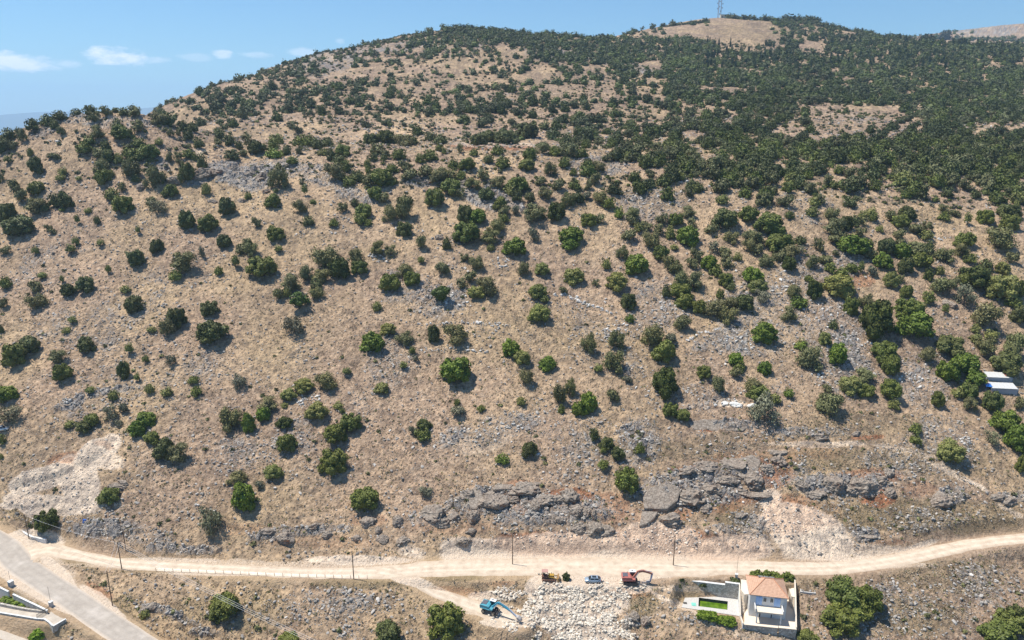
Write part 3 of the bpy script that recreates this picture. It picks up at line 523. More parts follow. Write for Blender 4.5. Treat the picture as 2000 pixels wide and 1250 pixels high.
# ------------------------------------------------------------------ trees
# photograph pixels: crown centre u, v, width, height, kind
# d dark oak, o grey-green olive, g green, f fresh bright green, y yellowish, s small sapling, x sparse grey, t flat-topped/leaning, k very dark, h low green bush
TREES = '''17 411 28 30 d|2 425 14 18 d|37 437 54 36 d|148 465 14 16 s|139 481 18 16 s|69 484 14 14 s|10 487 22 18 o|267 499 33 32 d|307 479 27 26 d|359 509 46 40 o|344 540 24 22 g|190 427 14 16 d|152 424 10 16 s|95 442 16 12 o|103 450 16 10 o|270 446 10 14 s|197 470 14 12 s|212 523 12 14 s|83 536 17 12 s|122 543 9 12 s|11 547 25 24 g|70 559 26 22 o|71 586 38 30 o|133 565 29 26 d|168 554 33 30 d|7 590 17 20 o|245 563 20 16 y|261 590 32 34 d|142 625 17 14 s|130 644 18 12 y|346 618 36 38 d|325 637 30 34 o|297 643 18 14 y|410 598 35 30 d|396 492 14 22 x|413 645 62 48 d|3 640 10 24 d|366 427 32 36 d|408 433 38 32 g
18 260 30 22 d|8 280 24 24 d|45 263 20 26 o|66 247 26 22 d|95 234 30 22 d|118 228 28 16 d|108 243 18 18 d|121 255 14 16 o|3 290 16 18 d|22 280 24 20 o|150 219 24 14 d|178 218 26 18 d|185 228 24 20 o|208 217 24 18 o|226 215 14 8 d|242 217 22 14 d|264 218 30 20 o|290 211 16 12 d|308 216 16 12 o|310 232 34 20 o|330 235 24 24 d|358 248 24 20 d|378 250 22 20 d|368 265 20 22 d|333 260 16 16 o|349 261 12 14 o|388 281 20 20 d|190 256 26 26 o|230 242 24 20 o|240 256 40 28 g|268 246 30 22 o|175 272 26 18 g|165 288 30 22 g|207 282 20 22 d|192 298 24 18 o|213 303 26 26 d|232 307 20 20 y|198 322 30 24 o|203 342 32 26 g|217 338 14 14 y|272 280 28 16 g|250 286 20 12 o|255 299 30 18 g|290 294 42 24 g|311 278 16 14 y|257 309 20 14 y|257 327 34 32 o|294 311 16 12 d|265 345 16 16 d|298 340 34 42 o|318 343 20 22 o|366 340 28 34 d|331 305 14 18 o|348 304 16 16 o|352 316 14 12 o|367 287 14 10 o|368 301 26 16 g|381 307 14 14 g|396 316 22 30 d|60 298 12 16 y|16 310 14 12 s|100 303 16 10 d|110 304 18 12 o|72 321 26 30 d|123 333 18 16 y|118 345 18 14 y|154 347 12 8 y|5 345 10 22 o|26 358 20 16 d|33 367 20 16 o|43 381 24 24 o|72 366 32 26 g|70 398 36 30 o|88 402 20 20 d|107 389 22 26 d|130 388 30 34 d|122 407 12 8 g|218 377 26 24 y|240 395 38 32 g|237 362 20 18 o|295 394 24 20 o|310 403 34 26 x|334 370 28 24 g|172 408 16 10 y
425 255 18 16 d|430 266 22 18 d|427 278 18 14 o|450 275 24 20 d|468 283 16 16 d|485 270 26 20 o|500 285 36 26 d|540 270 30 18 g|535 282 24 18 g|537 296 32 18 f|561 292 18 20 d|588 278 30 22 g|604 278 30 22 g|585 293 16 16 o|620 282 26 22 d|630 295 20 14 y|640 280 24 18 d|670 293 32 22 g|648 300 20 22 d|665 310 30 16 d|655 334 42 34 o|676 323 22 22 g|718 318 15 16 y|719 330 12 14 g|698 340 28 22 d|682 352 26 20 g|716 350 26 24 o|745 345 46 34 g|735 290 30 22 o|755 300 20 16 o|730 305 20 16 d|750 309 14 14 d|755 270 40 24 k|725 273 34 20 d|790 275 36 22 o|780 300 30 22 g|790 325 26 20 o|765 328 20 16 g|453 303 30 18 d|571 315 24 14 g|476 298 18 12 o|545 345 42 46 o|403 368 18 22 y|485 382 16 14 g|596 369 12 18 s|539 373 12 8 y|443 402 34 34 d|533 394 32 26 g|588 405 26 26 o|612 393 14 10 g|669 405 22 20 o|693 396 18 16 d|711 410 34 26 g|733 378 32 24 g|750 385 20 20 o|704 428 26 22 g|720 434 18 14 g|603 434 24 20 d|652 435 20 16 g|438 470 28 26 d|502 437 18 20 o|541 460 34 26 g|532 450 14 12 g|762 415 30 32 o|790 400 34 44 o|789 444 32 28 d|545 487 16 12 s|484 475 20 18 d|490 488 28 26 o|471 486 22 20 o|461 508 16 20 s|511 519 54 40 g|427 528 18 18 g|633 498 56 42 o|663 521 40 40 k|695 500 30 30 o|702 521 32 26 g|600 530 26 30 o|628 533 34 26 o|571 549 38 38 o|618 553 24 22 d|618 572 28 24 o|545 573 22 24 o|560 571 18 18 y|585 583 40 16 t|575 632 42 40 x|737 484 30 28 o|763 488 24 22 o|760 550 42 36 g|790 530 36 28 o|806 543 34 28 g|736 596 18 20 y|758 643 32 24 y
823 472 22 26 o|873 473 18 26 d|911 450 52 40 g|908 416 30 34 d|932 420 36 28 f|968 440 36 26 o|983 425 22 18 g|955 462 38 24 o|985 410 26 22 o|1005 482 48 26 f|1043 458 20 26 x|1045 413 50 34 o|1086 412 34 36 k|1007 408 16 18 x|1115 454 44 20 f|1113 474 34 22 f|958 484 16 14 y|909 502 22 16 o|930 511 30 28 o|1023 526 26 28 o|1058 526 30 24 y|1121 534 38 30 y|865 523 28 24 o|903 550 24 22 o|919 539 24 22 o|950 557 40 38 o|930 568 34 22 y|863 572 38 24 t|1050 567 38 30 y|1063 580 18 14 s|1053 610 44 34 y|1066 598 18 14 o|823 505 14 12 s|1150 427 30 24 g|1168 424 26 20 o|1100 563 16 14 o|1163 548 14 14 o|1184 512 18 20 y|1205 545 44 38 y|848 650 24 36 d|893 655 46 42 o|871 640 14 14 x
1208 412 18 24 f|1235 415 30 24 o|1236 428 24 20 o|1248 442 20 18 y|1228 456 28 22 o|1263 438 24 18 o|1292 423 26 22 o|1285 443 24 22 o|1320 425 28 24 g|1308 450 20 28 y|1342 458 42 36 f|1352 433 20 22 o|1345 410 28 24 o|1270 463 34 34 o|1290 490 34 30 g|1243 512 46 36 f|1215 490 26 26 o|1305 512 30 28 o|1320 522 30 28 o|1317 482 16 10 y|1389 444 28 22 o|1415 423 54 30 d|1460 415 40 30 g|1428 460 28 24 o|1392 480 24 22 x|1463 478 30 26 o|1478 485 26 22 o|1470 460 40 24 o|1500 432 56 30 g|1520 450 30 24 g|1360 495 26 24 o|1352 513 24 20 o|1385 510 30 28 f|1397 525 26 22 g|1415 492 26 22 o|1420 513 26 22 o|1441 500 18 18 y|1497 508 30 26 o|1540 516 28 28 k|1520 500 26 24 o|1562 470 24 20 d|1523 472 50 22 g|1540 490 40 24 o|1557 490 24 18 x|1595 475 16 24 o|1470 538 42 22 f|1328 545 30 34 o|1355 545 34 36 o|1330 568 44 26 g|1335 587 34 30 g|1300 567 18 26 d|1418 544 28 26 g|1427 560 20 16 d|1480 560 36 28 y|1488 580 34 24 x|1406 575 16 20 g|1227 585 32 32 d|1452 592 34 32 d|1365 598 28 28 g|1400 600 44 36 o|1420 615 40 36 o|1425 592 30 24 o|1333 630 34 28 o|1494 648 48 44 f|1580 545 20 14 g|1590 567 30 36 k|1550 568 30 28 o|1560 590 34 16 h|1540 613 30 32 o|1230 620 20 20 h|1270 655 44 46 o|1585 510 24 28 o
1625 417 32 24 o|1630 440 38 34 o|1653 435 24 28 k|1685 420 20 18 y|1700 415 22 18 y|1704 425 20 18 g|1682 434 22 14 o|1717 447 16 14 y|1738 423 20 22 o|1757 432 36 26 g|1770 417 30 26 d|1755 455 24 22 o|1754 472 22 18 o|1790 448 30 22 o|1810 443 20 20 o|1808 460 26 14 y|1843 407 24 14 o|1843 422 26 14 g|1865 415 20 14 o|1889 424 14 20 s|1925 422 34 28 g|1970 432 34 30 g|1970 410 44 22 d|1947 464 58 40 o|1884 468 36 28 g|1879 486 28 26 o|1895 502 26 20 g|1845 494 36 28 o|1813 480 24 24 d|1790 482 40 26 o|1760 486 34 30 f|1798 505 42 32 g|1728 480 30 32 d|1665 480 54 38 f|1690 478 30 28 g|1650 462 30 16 o|1630 468 26 16 o|1677 455 30 20 o|1703 497 24 24 o|1725 510 36 32 f|1612 507 30 22 o|1632 495 14 14 o|1767 518 32 32 d|1813 532 20 26 k|1835 527 18 18 y|1663 523 28 20 g|1643 533 30 14 g|1620 525 22 20 g|1681 520 12 18 s|1703 530 18 22 x|1637 555 56 44 y|1741 548 30 32 y|1760 548 12 16 o|1840 555 44 30 o|1862 550 20 24 o|1768 570 26 26 g|1883 570 42 44 x|1905 535 58 44 k|1925 513 26 22 d|1885 540 26 26 g|1958 520 28 26 y|1955 555 56 50 y|1990 560 22 40 g|1975 500 26 24 o|1812 580 24 26 g|1923 612 54 50 o|1978 585 32 20 g|1988 608 30 36 d|1690 588 30 30 o|1660 595 30 36 g|1712 618 62 70 k|1775 600 56 36 g|1785 630 70 50 f|1845 600 14 18 s|1627 635 18 20 d|1905 640 20 20 y|1935 650 26 14 y|1603 480 16 26 o
30 690 42 44 g|55 672 44 36 d|112 694 32 28 o|124 725 38 36 g|170 670 34 34 d|253 677 16 20 s|284 694 14 14 s|334 699 20 22 x|241 718 24 34 d|268 732 12 16 s|379 738 22 18 g|384 760 22 22 g|292 757 20 20 y|325 760 24 20 y|222 769 20 22 y|177 761 18 12 s|242 794 18 22 x|218 805 30 32 x|232 824 16 14 x|15 767 38 30 f|3 782 12 14 y|17 806 48 32 x|165 832 30 24 d|180 820 30 26 g|137 829 20 16 y|268 835 36 34 f|286 815 36 32 f|298 853 30 24 g|322 878 44 44 d|348 884 40 40 o|4 855 18 22 g|3 888 8 12 y|449 812 48 46 o|522 785 38 28 o|515 805 26 28 f|487 820 26 40 f|563 768 32 24 y|593 750 36 28 y|556 788 14 12 y|638 740 40 36 o|677 721 18 14 s|745 755 30 24 y|727 666 44 40 f|790 658 36 28 o|468 742 28 28 x|555 823 32 26 k|561 863 38 36 g|619 803 46 28 y|660 790 20 16 y|668 802 12 12 g|655 845 46 40 g|684 822 44 36 g|650 900 56 50 g|789 712 16 14 s
889 719 56 52 f|1000 678 38 36 f|1020 697 32 30 y|1070 708 34 30 f|1028 735 32 30 o|806 686 14 16 g|812 698 14 14 x|1150 672 32 40 o|1203 662 36 40 o|1202 705 40 44 o|1169 718 18 16 s|1093 768 26 40 o|1113 755 24 34 o|1150 783 32 40 f|1130 795 24 30 f|1096 797 14 20 g|893 784 14 14 g|895 800 30 20 x|940 795 18 14 g|1018 785 18 18 y|829 827 28 24 d|826 845 34 18 g|807 838 18 20 x|1035 875 30 30 d|982 892 26 22 f|1160 848 20 26 d|1185 865 28 28 d|1197 773 24 26 o|1179 882 14 14 g
1295 683 46 44 g|1310 662 24 24 x|1300 745 50 56 k|1375 728 28 26 g|1403 753 26 34 o|1437 700 30 26 f|1443 715 24 24 g|1435 728 22 20 o|1493 715 28 28 h|1472 752 42 32 o|1478 770 40 20 g|1492 800 64 60 x|1510 778 28 20 y|1308 800 30 28 g|1332 810 28 24 g|1540 768 20 18 h|1583 695 44 48 o|1565 672 26 22 f|1226 740 18 16 x|1249 877 20 24 g|1208 883 28 28 d|1222 935 46 50 g|1178 908 22 20 g|1251 850 10 12 x
1633 690 30 40 f|1610 660 26 28 y|1727 680 50 40 g|1738 712 32 40 g|1740 757 40 42 g|1690 730 36 28 o|1660 748 44 30 y|1690 758 36 28 g|1745 787 24 22 y|1618 785 48 44 o|1615 760 18 16 o|1808 688 30 30 o|1832 775 26 34 g|1855 672 54 30 d|1850 715 42 46 f|1885 705 52 44 f|1905 735 38 30 f|1890 760 34 34 g|1895 785 26 30 o|1870 762 24 24 y|1923 672 40 38 o|1905 660 22 20 y|1980 670 36 50 o|1968 707 58 44 d|1938 780 40 44 d|1960 815 50 48 f|1985 850 46 54 f|1990 785 20 24 o|1787 838 24 24 g|1788 858 24 20 g|1856 880 50 44 y|1937 855 30 30 x|1992 905 22 34 g
95 1018 42 42 k|215 970 40 36 g|462 933 38 28 o|476 970 44 54 f|412 1013 46 54 x|711 970 54 46 g|535 920 34 30 y|508 945 18 18 x|832 958 26 22 x|440 1180 60 50 g|425 1196 34 30 g|283 1200 20 18 y|872 1212 70 66 g|757 1234 52 48 d|565 1247 40 22 g|1650 1160 76 66 g|1695 1168 56 56 g|1640 1206 68 48 g|1668 1190 60 50 g|1968 1215 60 50 g|1990 1205 50 50 d|1945 1235 60 46 g|1575 1244 44 26 g
850 385 40 34 g|880 363 40 30 g|897 376 24 20 o|860 343 40 24 o|950 375 34 24 d|1010 355 42 26 g|1000 367 30 20 y|1065 373 30 24 o|1035 382 22 22 o|1010 380 22 22 d|975 392 26 26 g|1110 388 28 28 o|1028 320 34 22 y|1035 302 30 24 g|1075 325 26 26 o|1163 347 22 22 o|1150 357 14 20 o|1170 325 32 22 o|1173 383 30 24 o|1190 395 26 24 g|1105 270 30 22 d|935 273 34 24 d|990 268 46 28 d|960 268 34 24 d|1030 255 46 26 d|1060 290 34 22 o|1085 295 26 20 g|900 293 16 18 o|925 301 18 14 g|858 292 16 14 g|868 297 10 12 g|840 268 24 18 d|805 275 30 18 d|860 275 30 20 d|820 310 20 18 g|840 303 30 22 g|870 340 40 24 o|912 322 34 22 g|885 320 20 18 g|955 312 22 18 d|972 297 26 18 g|982 318 28 22 g|945 340 30 22 o|830 338 30 22 o|800 340 30 22 o|922 358 34 20 o|970 352 34 22 o|900 345 24 18 g|1055 350 20 18 o|1090 358 24 22 o|1135 300 26 20 g|1120 335 16 14 g|1145 380 18 16 x'''
TREES = [(float(a), float(b), float(c), float(d), k) for a, b, c, d, k in (e.split() for line in TREES.split('\n') for e in line.split('|'))]
KIND = {  # colour, crown style, height factor
 'd': ((.105,.118,.042), 'oak'), 'k': ((.072,.086,.020), 'oak'), 'o': ((.172,.168,.076), 'olive'), 'g': ((.142,.162,.040), 'oak'), 'f': ((.140,.190,.030), 'lush'),
 'y': ((.205,.21,.066), 'dome'), 's': ((.165,.185,.055), 'sapling'), 'x': ((.20,.19,.125), 'sparse'), 't': ((.08,.125,.025), 'flat'), 'h': ((.11,.155,.025), 'low')}
def ico(sub=1):
    import bmesh
    bm = bmesh.new(); bmesh.ops.create_icosphere(bm, subdivisions=sub, radius=1); v = np.array([tuple(q.co) for q in bm.verts]); f = np.array([[q.index for q in a.verts] for a in bm.faces]); bm.free(); return v, f
ICO1, ICF1 = ico(1); ICO2, ICF2 = ico(2)
def crown_arrays(style, seed, nleaf, leaf):
    """unit crown: width 1 in x and y, height 1; returns quads (n,4,3) and per-leaf tone"""
    R = np.random.RandomState(seed)
    if style == 'oak': nl, rl, sp, zlo = 9, (.20, .31), .30, .28
    elif style == 'lush': nl, rl, sp, zlo = 13, (.16, .25), .35, .22
    elif style == 'dome': nl, rl, sp, zlo = 11, (.18, .26), .32, .25
    elif style == 'olive': nl, rl, sp, zlo = 8, (.15, .26), .34, .34
    elif style == 'sparse': nl, rl, sp, zlo = 9, (.13, .22), .35, .32
    elif style == 'sapling': nl, rl, sp, zlo = 4, (.22, .32), .22, .5
    elif style == 'flat': nl, rl, sp, zlo = 8, (.16, .22), .36, .55
    else: nl, rl, sp, zlo = 9, (.17, .26), .33, .2
    L = []
    if style in ('oak', 'dome', 'lush', 'low'):      # one rounded mass knobbed all over with small lobes
        off_ = np.array([R.uniform(-.05, .05), R.uniform(-.05, .05), .52]); L.append((off_, .33)); asym = R.uniform(.82, 1.08, 3)
        nk = {'oak': 15, 'dome': 17, 'lush': 19, 'low': 17}[style]
        for i in range(nk):
            zz = -.45 + 1.40 * (i + .5) / nk + R.uniform(-.06, .06); zz = min(zz, .96); a = i * 2.4 + R.rand() * .7; rr = sqrt(max(0, 1 - zz * zz))
            c = off_ + np.array([cos(a) * rr, sin(a) * rr, zz]) * asym * R.uniform(.27, .36); L.append((c, R.uniform(.10, .185)))
        if style == 'oak' and R.rand() < .6:
            a = R.rand() * 6.28; L.append((off_ + np.array([cos(a) * .36, sin(a) * .36, -.12]), .2))
    else:
      for i in range(nl):
        if i == 0: c = np.array([0, 0, .6]); r = rl[1] * 1.2
        else:
            a = i * 2.4 + R.rand() * .9; rr = sp * (.55 + .5 * R.rand()); zz = zlo + (1 - zlo - .2) * R.rand() ** .8
            k = 1 - .55 * max(0, (zz - .5) * 2) ** 2
            c = np.array([cos(a) * rr * k, sin(a) * rr * k, zz]); r = rl[0] + (rl[1] - rl[0]) * R.rand()
        L.append((c, r))
    L_c = np.array([c for c, r in L]); L_r = np.array([r for c, r in L])
    nl = len(L); w = L_r ** 1.6; which = R.choice(nl, nleaf, p=w / w.sum())
    d = R.normal(size=(nleaf, 3)); d /= np.linalg.norm(d, axis=1)[:, None]; d[:, 2] = np.where((d[:, 2] < -.3) & (R.rand(nleaf) < .6), -d[:, 2], d[:, 2])
    spread = .26 if style in ('sparse', 'sapling', 'olive') else .15
    rad = L_r[which] * (1 - spread * .6 + spread * R.normal(size=nleaf) * .55)
    c = L_c[which] + d * rad[:, None] * np.array([1, 1, .85])
    nrm = d * .75 + R.normal(size=(nleaf, 3)) * .55; nrm[:, 2] += .25; nrm /= np.linalg.norm(nrm, axis=1)[:, None]
    t = np.cross(nrm, R.normal(size=(nleaf, 3))); t /= np.linalg.norm(t, axis=1)[:, None]; b = np.cross(nrm, t)
    s = leaf * (.6 + .8 * R.rand(nleaf))[:, None]; asp = (.55 + .4 * R.rand(nleaf))[:, None]
    q = np.stack([c - t * s, c - b * s * asp, c + t * s, c + b * s * asp], 1)
    lobe_t = R.normal(size=nl) * .12
    tone = 1 + lobe_t[which] + R.normal(size=nleaf) * .13
    core = []
    for cc, r in L:
        k = .88 if style not in ('sparse', 'olive', 'sapling') else (.62 if style != 'sparse' else .42)
        n = 1 + .22 * (np.sin(ICO1 @ (R.normal(size=3) * 5)) + np.sin(ICO1 @ (R.normal(size=3) * 7))) * .5
        core.append(ICO1 * (r * k * n)[:, None] * np.array([1, 1, .85]) + cc)
    lo = np.percentile(c, 2, axis=0); hi = np.percentile(c, 98, axis=0); sc = 1 / (hi - lo); mid = np.array([(lo[0] + hi[0]) / 2, (lo[1] + hi[1]) / 2, lo[2]])
    q = (q - mid) * sc; core = [(a_ - mid) * sc for a_ in core]
    return q, tone, core
def crown_mesh(name, style, seed, nleaf, leaf):
    q, tone, core = crown_arrays(style, seed, nleaf, leaf)
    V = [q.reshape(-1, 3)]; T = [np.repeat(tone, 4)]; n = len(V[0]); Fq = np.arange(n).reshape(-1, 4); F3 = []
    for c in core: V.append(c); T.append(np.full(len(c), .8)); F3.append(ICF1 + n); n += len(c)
    F3 = np.vstack(F3); Fq2 = np.c_[F3, F3[:, 2]]
    V = np.vstack(V); T = np.concatenate(T)
    me_ = bpy.data.meshes.new(name); faces = [tuple(f) for f in Fq] + [tuple(f) for f in F3]
    me_.from_pydata(V.tolist(), [], faces)
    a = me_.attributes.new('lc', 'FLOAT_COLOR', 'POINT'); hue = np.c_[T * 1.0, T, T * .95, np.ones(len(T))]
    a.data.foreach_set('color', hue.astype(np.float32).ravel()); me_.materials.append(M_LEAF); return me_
STY = {}
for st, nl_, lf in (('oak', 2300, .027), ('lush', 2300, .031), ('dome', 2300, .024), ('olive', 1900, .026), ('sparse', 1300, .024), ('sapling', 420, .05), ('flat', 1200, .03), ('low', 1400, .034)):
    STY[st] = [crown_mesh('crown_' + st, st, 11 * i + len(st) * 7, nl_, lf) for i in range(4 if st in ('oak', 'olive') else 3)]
def trunk_mesh(seed):
    R = random.Random(seed); mb = MB()
    top = (R.uniform(-.04, .04), R.uniform(-.04, .04), .42)
    mb.tube([(0, 0, -.06), (.01, 0, .12), (top[0] * .5, top[1] * .5, .28), top], [.055, .038, .033, .028], 7)
    for k in range(5):
        a = k * 1.26 + R.uniform(-.4, .4); r = R.uniform(.16, .3)
        mb.tube([(top[0] * .6, top[1] * .6, .26 + .03 * k), (cos(a) * r * .5, sin(a) * r * .5, .45), (cos(a) * r, sin(a) * r, R.uniform(.55, .75))], [.024, .017, .006], 5)
    return mb.mesh('trunk', M_BARK, True)
TRUNKS = [trunk_mesh(i) for i in range(4)]

def tree_dims(u, v, w, h, kd):
    """real size and place of a tree from its crown in the photograph"""
    st = KIND[kd][1]; lift = {'oak': .03, 'lush': .02, 'dome': .0, 'olive': .07, 'sparse': .05, 'sapling': .35, 'flat': .35, 'low': .0}[st]
    g = hit([u], [v + h * .5])[0]
    if np.isnan(g[0]): g = hit([u], [v + h * .5 + 6])[0]
    if np.isnan(g[0]): return None
    for _ in range(3):
        dep = g[1] * cos(PITCH) + (H - g[2]) * sin(PITCH); k = F / dep; th = atan2(H - g[2], g[1])
        Wm = w / k; Hm = max(.62 * Wm, (h / k - .55 * Wm * sin(th)) / max(.3, cos(th))); Hm = min(Hm, 1.5 * Wm + .3)
        ht = Hm * (1 + lift); zc = ht - Hm * .52
        g2 = hit([u], [v + k * zc * cos(th)])[0]
        if np.isnan(g2[0]): break
        g = g2
    return g, Wm, Hm, ht, k
items = []
for e in TREES:
    r = tree_dims(*e)
    if r is None: print('no ground', e); continue
    g, Wm, Hm, ht, k = r; items.append(dict(e=e, g=g, W=Wm, Hc=Hm, ht=ht, area=e[2] * e[3], k=k))
items.sort(key=lambda d: -d['area'])
NAMED = items[:300]; REST = items[300:]
def place_tree(d, i):
    R = random.Random(i * 7 + 3); kd = d['e'][4]; col, st = KIND[kd]; g = d['g']; lift = d['ht'] - d['Hc']
    nm = {'oak': 'evergreen_tree', 'lush': 'leafy_tree', 'dome': 'domed_shrub', 'olive': 'olive_tree', 'sparse': 'sparse_tree', 'sapling': 'sapling', 'flat': 'leaning_tree', 'low': 'bush'}[st]
    root = empty(nm, (g[0], g[1], g[2] - .1), R.uniform(0, 6.28))
    cr = link('crown', STY[st][i % len(STY[st])], root)
    sx = d['W'] * R.uniform(.84, .93); sy = d['W'] * R.uniform(.80, .95)
    hh = d['Hc'] * .95
    cr.location = (0, 0, max(0, d['ht'] - d['Hc']) - .02 * hh); cr.scale = (sx, sy, hh)
    cr.rotation_euler = (R.uniform(-.1, .1), R.uniform(-.1, .1), 0)
    v_ = R.uniform(.86, 1.14); cr.color = (col[0] * v_ * R.uniform(.93, 1.07), col[1] * v_, col[2] * v_ * R.uniform(.9, 1.1), 1)
    tr = link('trunk', TRUNKS[i % 4], root); tr.scale = (d['W'], d['W'], d['ht'])
    d['obj'] = root; d['nm'] = nm; return root
for i, d in enumerate(NAMED): place_tree(d, i)

# ---- far wood and everything smaller: one mass
COV = {25:'00000000060032198700000'[:20], 50:'00000004789951179972', 75:'00000065789999679999', 100:'00000556778999999999', 125:'00000655666689999999', 150:'00005666555658999999', 175:'00047776555568999999',
 200:'00058766787567888899', 225:'00045424455767775588', 250:'00003112457778832576', 275:'00000000000888898888', 300:'00000000000787888999', 325:'00000000000568886788', 350:'00000000000456766777', 375:'00000000000344565657', 400:'00000000000022332222', 425:'00000000000002222112', 450:'00000000000001111101'}
R = np.random.RandomState(77)
fu = []; 
blk = [(e[0], e[1], e[2], e[3]) for e in TREES if e[1] > 240]
for vv, row in COV.items():
    for ci, ch in enumerate(row):
        cv = int(ch) / 9.0
        if cv == 0: continue
        # crown size in pixels at this height of the picture
        s0 = np.interp(vv, [25, 100, 200, 250, 300, 450], [8.5, 11, 14.5, 17.5, 22, 27])
        n = int(100 * 25 / (s0 * s0 * .62) * (cv ** 1.1) * (3.4 if cv > .85 else 2.2 if cv > .7 else 1.6))
        for _ in range(n):
            fu.append((ci * 100 + R.rand() * 100, vv + R.rand() * 25, s0 * (.6 + .75 * R.rand() ** 1.4)))
fu = np.array(fu)
# clearings that stay bare
CLEAR = [(1460,62,75,26),(1590,92,30,10),(1660,62,30,8),(1660,228,95,26),(1740,215,25,14),(1790,38,40,20),(1850,58,14,4),(1420,178,60,10),(1265,130,26,12),(1120,178,50,12),(960,288,110,12),(1950,60,70,14),(1930,130,30,7),(900,130,30,12),(720,140,30,10),(1060,145,20,14),(1010,118,30,14),(830,235,50,10),(620,245,60,12),(500,245,40,10),(1060,218,30,10),(700,255,70,8),(1160,225,20,10),(1350,270,25,10),(1200,340,35,22),(1280,400,30,12),(1170,300,30,6),(1880,395,40,10),(1560,400,25,20),(1725,402,20,14)]
keepm = np.ones(len(fu), bool); jn = vnoise(fu[:, 0] / 17, fu[:, 1] / 9, 5)
for (u, v, a, b) in CLEAR:
    keepm &= ~((((fu[:, 0] - u) / a) ** 2 + ((fu[:, 1] - v) / b) ** 2 < .7 + .8 * jn) & (R.rand(len(fu)) < .93))
for (u, v, a, b) in blk:
    keepm &= ~(((fu[:, 0] - u) / (a * .55)) ** 2 + ((fu[:, 1] - v) / (b * .6)) ** 2 < 1)
fu = fu[keepm]
# clumping: thin out where a slow noise is low
cl = vnoise(fu[:, 0] / 34, fu[:, 1] / 15, 9); cvv = np.array([int(COV[int(v // 25) * 25][min(19, int(u // 100))]) / 9 for u, v in fu[:, :2]])
fu = fu[(cl > .62 - cvv * .62) | (R.rand(len(fu)) < .12)]
hits = hit(fu[:, 0], fu[:, 1]); ok = ~np.isnan(hits[:, 0]); fu = fu[ok]; hits = hits[ok]
# past the skylines: the wood goes on over the tops
cyp = []  # slender cypresses
protoL = []
for st, tag_ in (('oak', 0), ('olive', 1), ('dome', 2), ('lush', 3)):
    for sd_ in range(3): protoL.append(crown_arrays(st, 100 + sd_ * 5 + tag_, 80, .062))
protoM = []
for st, tag_ in (('oak', 0), ('olive', 1), ('dome', 2), ('lush', 3)):
    for sd_ in range(3): protoM.append(crown_arrays(st, 300 + sd_ * 5 + tag_, 500, .042))
TINY = [(q_[:26], t_[:26], c_[:1]) for q_, t_, c_ in (crown_arrays('dome', 800 + i, 60, .17) for i in range(4))]
FV, FQ, FC = [], [], []; off = 0
def stamp(x, y, z, w, hgt_, col, pr, rot):
    global off
    q, tone, core = pr; c_, s_ = cos(rot), sin(rot); Rm = np.array([[c_, -s_, 0], [s_, c_, 0], [0, 0, 1]]) @ np.diag([w, w, hgt_])
    v = q.reshape(-1, 3) @ Rm.T + (x, y, z); t = np.repeat(tone, 4)
    FV.append(v); FC.append(np.outer(t, col)); FQ.append(np.arange(off, off + len(v)).reshape(-1, 4)); off += len(v)
    for c in core[:5]:
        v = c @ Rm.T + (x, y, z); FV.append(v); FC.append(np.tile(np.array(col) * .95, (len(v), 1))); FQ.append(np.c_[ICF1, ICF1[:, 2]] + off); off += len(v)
nst = 0
for (u, v, s), g in zip(fu, hits):
    dep = g[1] * cos(PITCH) + (H - g[2]) * sin(PITCH); k = F / dep; w = s / k
    w = min(max(w, 2.2), 9.5)
    dark = vnoise(np.array([g[0] / 60]), np.array([g[1] / 90]), 33)[0]; rr = R.rand()
    if g[1] > 560 and u > 1000: kd = 'g' if rr < .45 else ('d' if rr < .8 else 'o')
    elif u > 1400 and v > 255 and v < 345: kd = 'd' if rr < .5 else ('g' if rr < .85 else 'o')
    else: kd = 'o' if rr < .45 else ('g' if rr < .75 else ('d' if rr < .93 else 'y'))
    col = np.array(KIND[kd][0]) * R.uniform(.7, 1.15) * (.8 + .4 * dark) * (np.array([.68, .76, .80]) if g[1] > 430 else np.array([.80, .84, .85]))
    st = {'g': 0, 'd': 0, 'o': 1, 'y': 2}[kd] * 3 + R.randint(3)
    hgt_ = w * R.uniform(.7, .95)
    if 70 < v < 135 and 1380 < u < 1990 and rr < .16: w = 2.6; hgt_ = R.uniform(7, 11); col = np.array((.028, .045, .02))
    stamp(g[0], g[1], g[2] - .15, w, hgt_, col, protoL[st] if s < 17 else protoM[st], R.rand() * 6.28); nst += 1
for d in REST:
    g = d['g']; kd = d['e'][4]; col, st = KIND[kd]
    ix = {'oak': 0, 'lush': 9, 'dome': 6, 'olive': 3, 'sparse': 3, 'sapling': 6, 'flat': 0, 'low': 9}[st] + R.randint(3)
    stamp(g[0], g[1], g[2] + d['ht'] - d['Hc'] - .1, d['W'] * .9, d['Hc'] * .95, np.array(col) * R.uniform(.85, 1.15), protoM[ix], R.rand() * 6.28)
    t_ = d['ht'] * .5; w_ = .04 * d['W']; x, y, z = g
    b = np.array([(-w_, 0, -.2), (w_, 0, -.2), (w_ * .7, 0, t_), (-w_ * .7, 0, t_)]); 
    for r_ in (0, 1.57):
        bb = b.copy(); bb[:, 1] = b[:, 0] * sin(r_); bb[:, 0] = b[:, 0] * cos(r_); FV.append(bb + (x, y, z)); FC.append(np.tile((.12, .09, .07), (4, 1))); FQ.append(np.arange(off, off + 4)[None]); off += 4
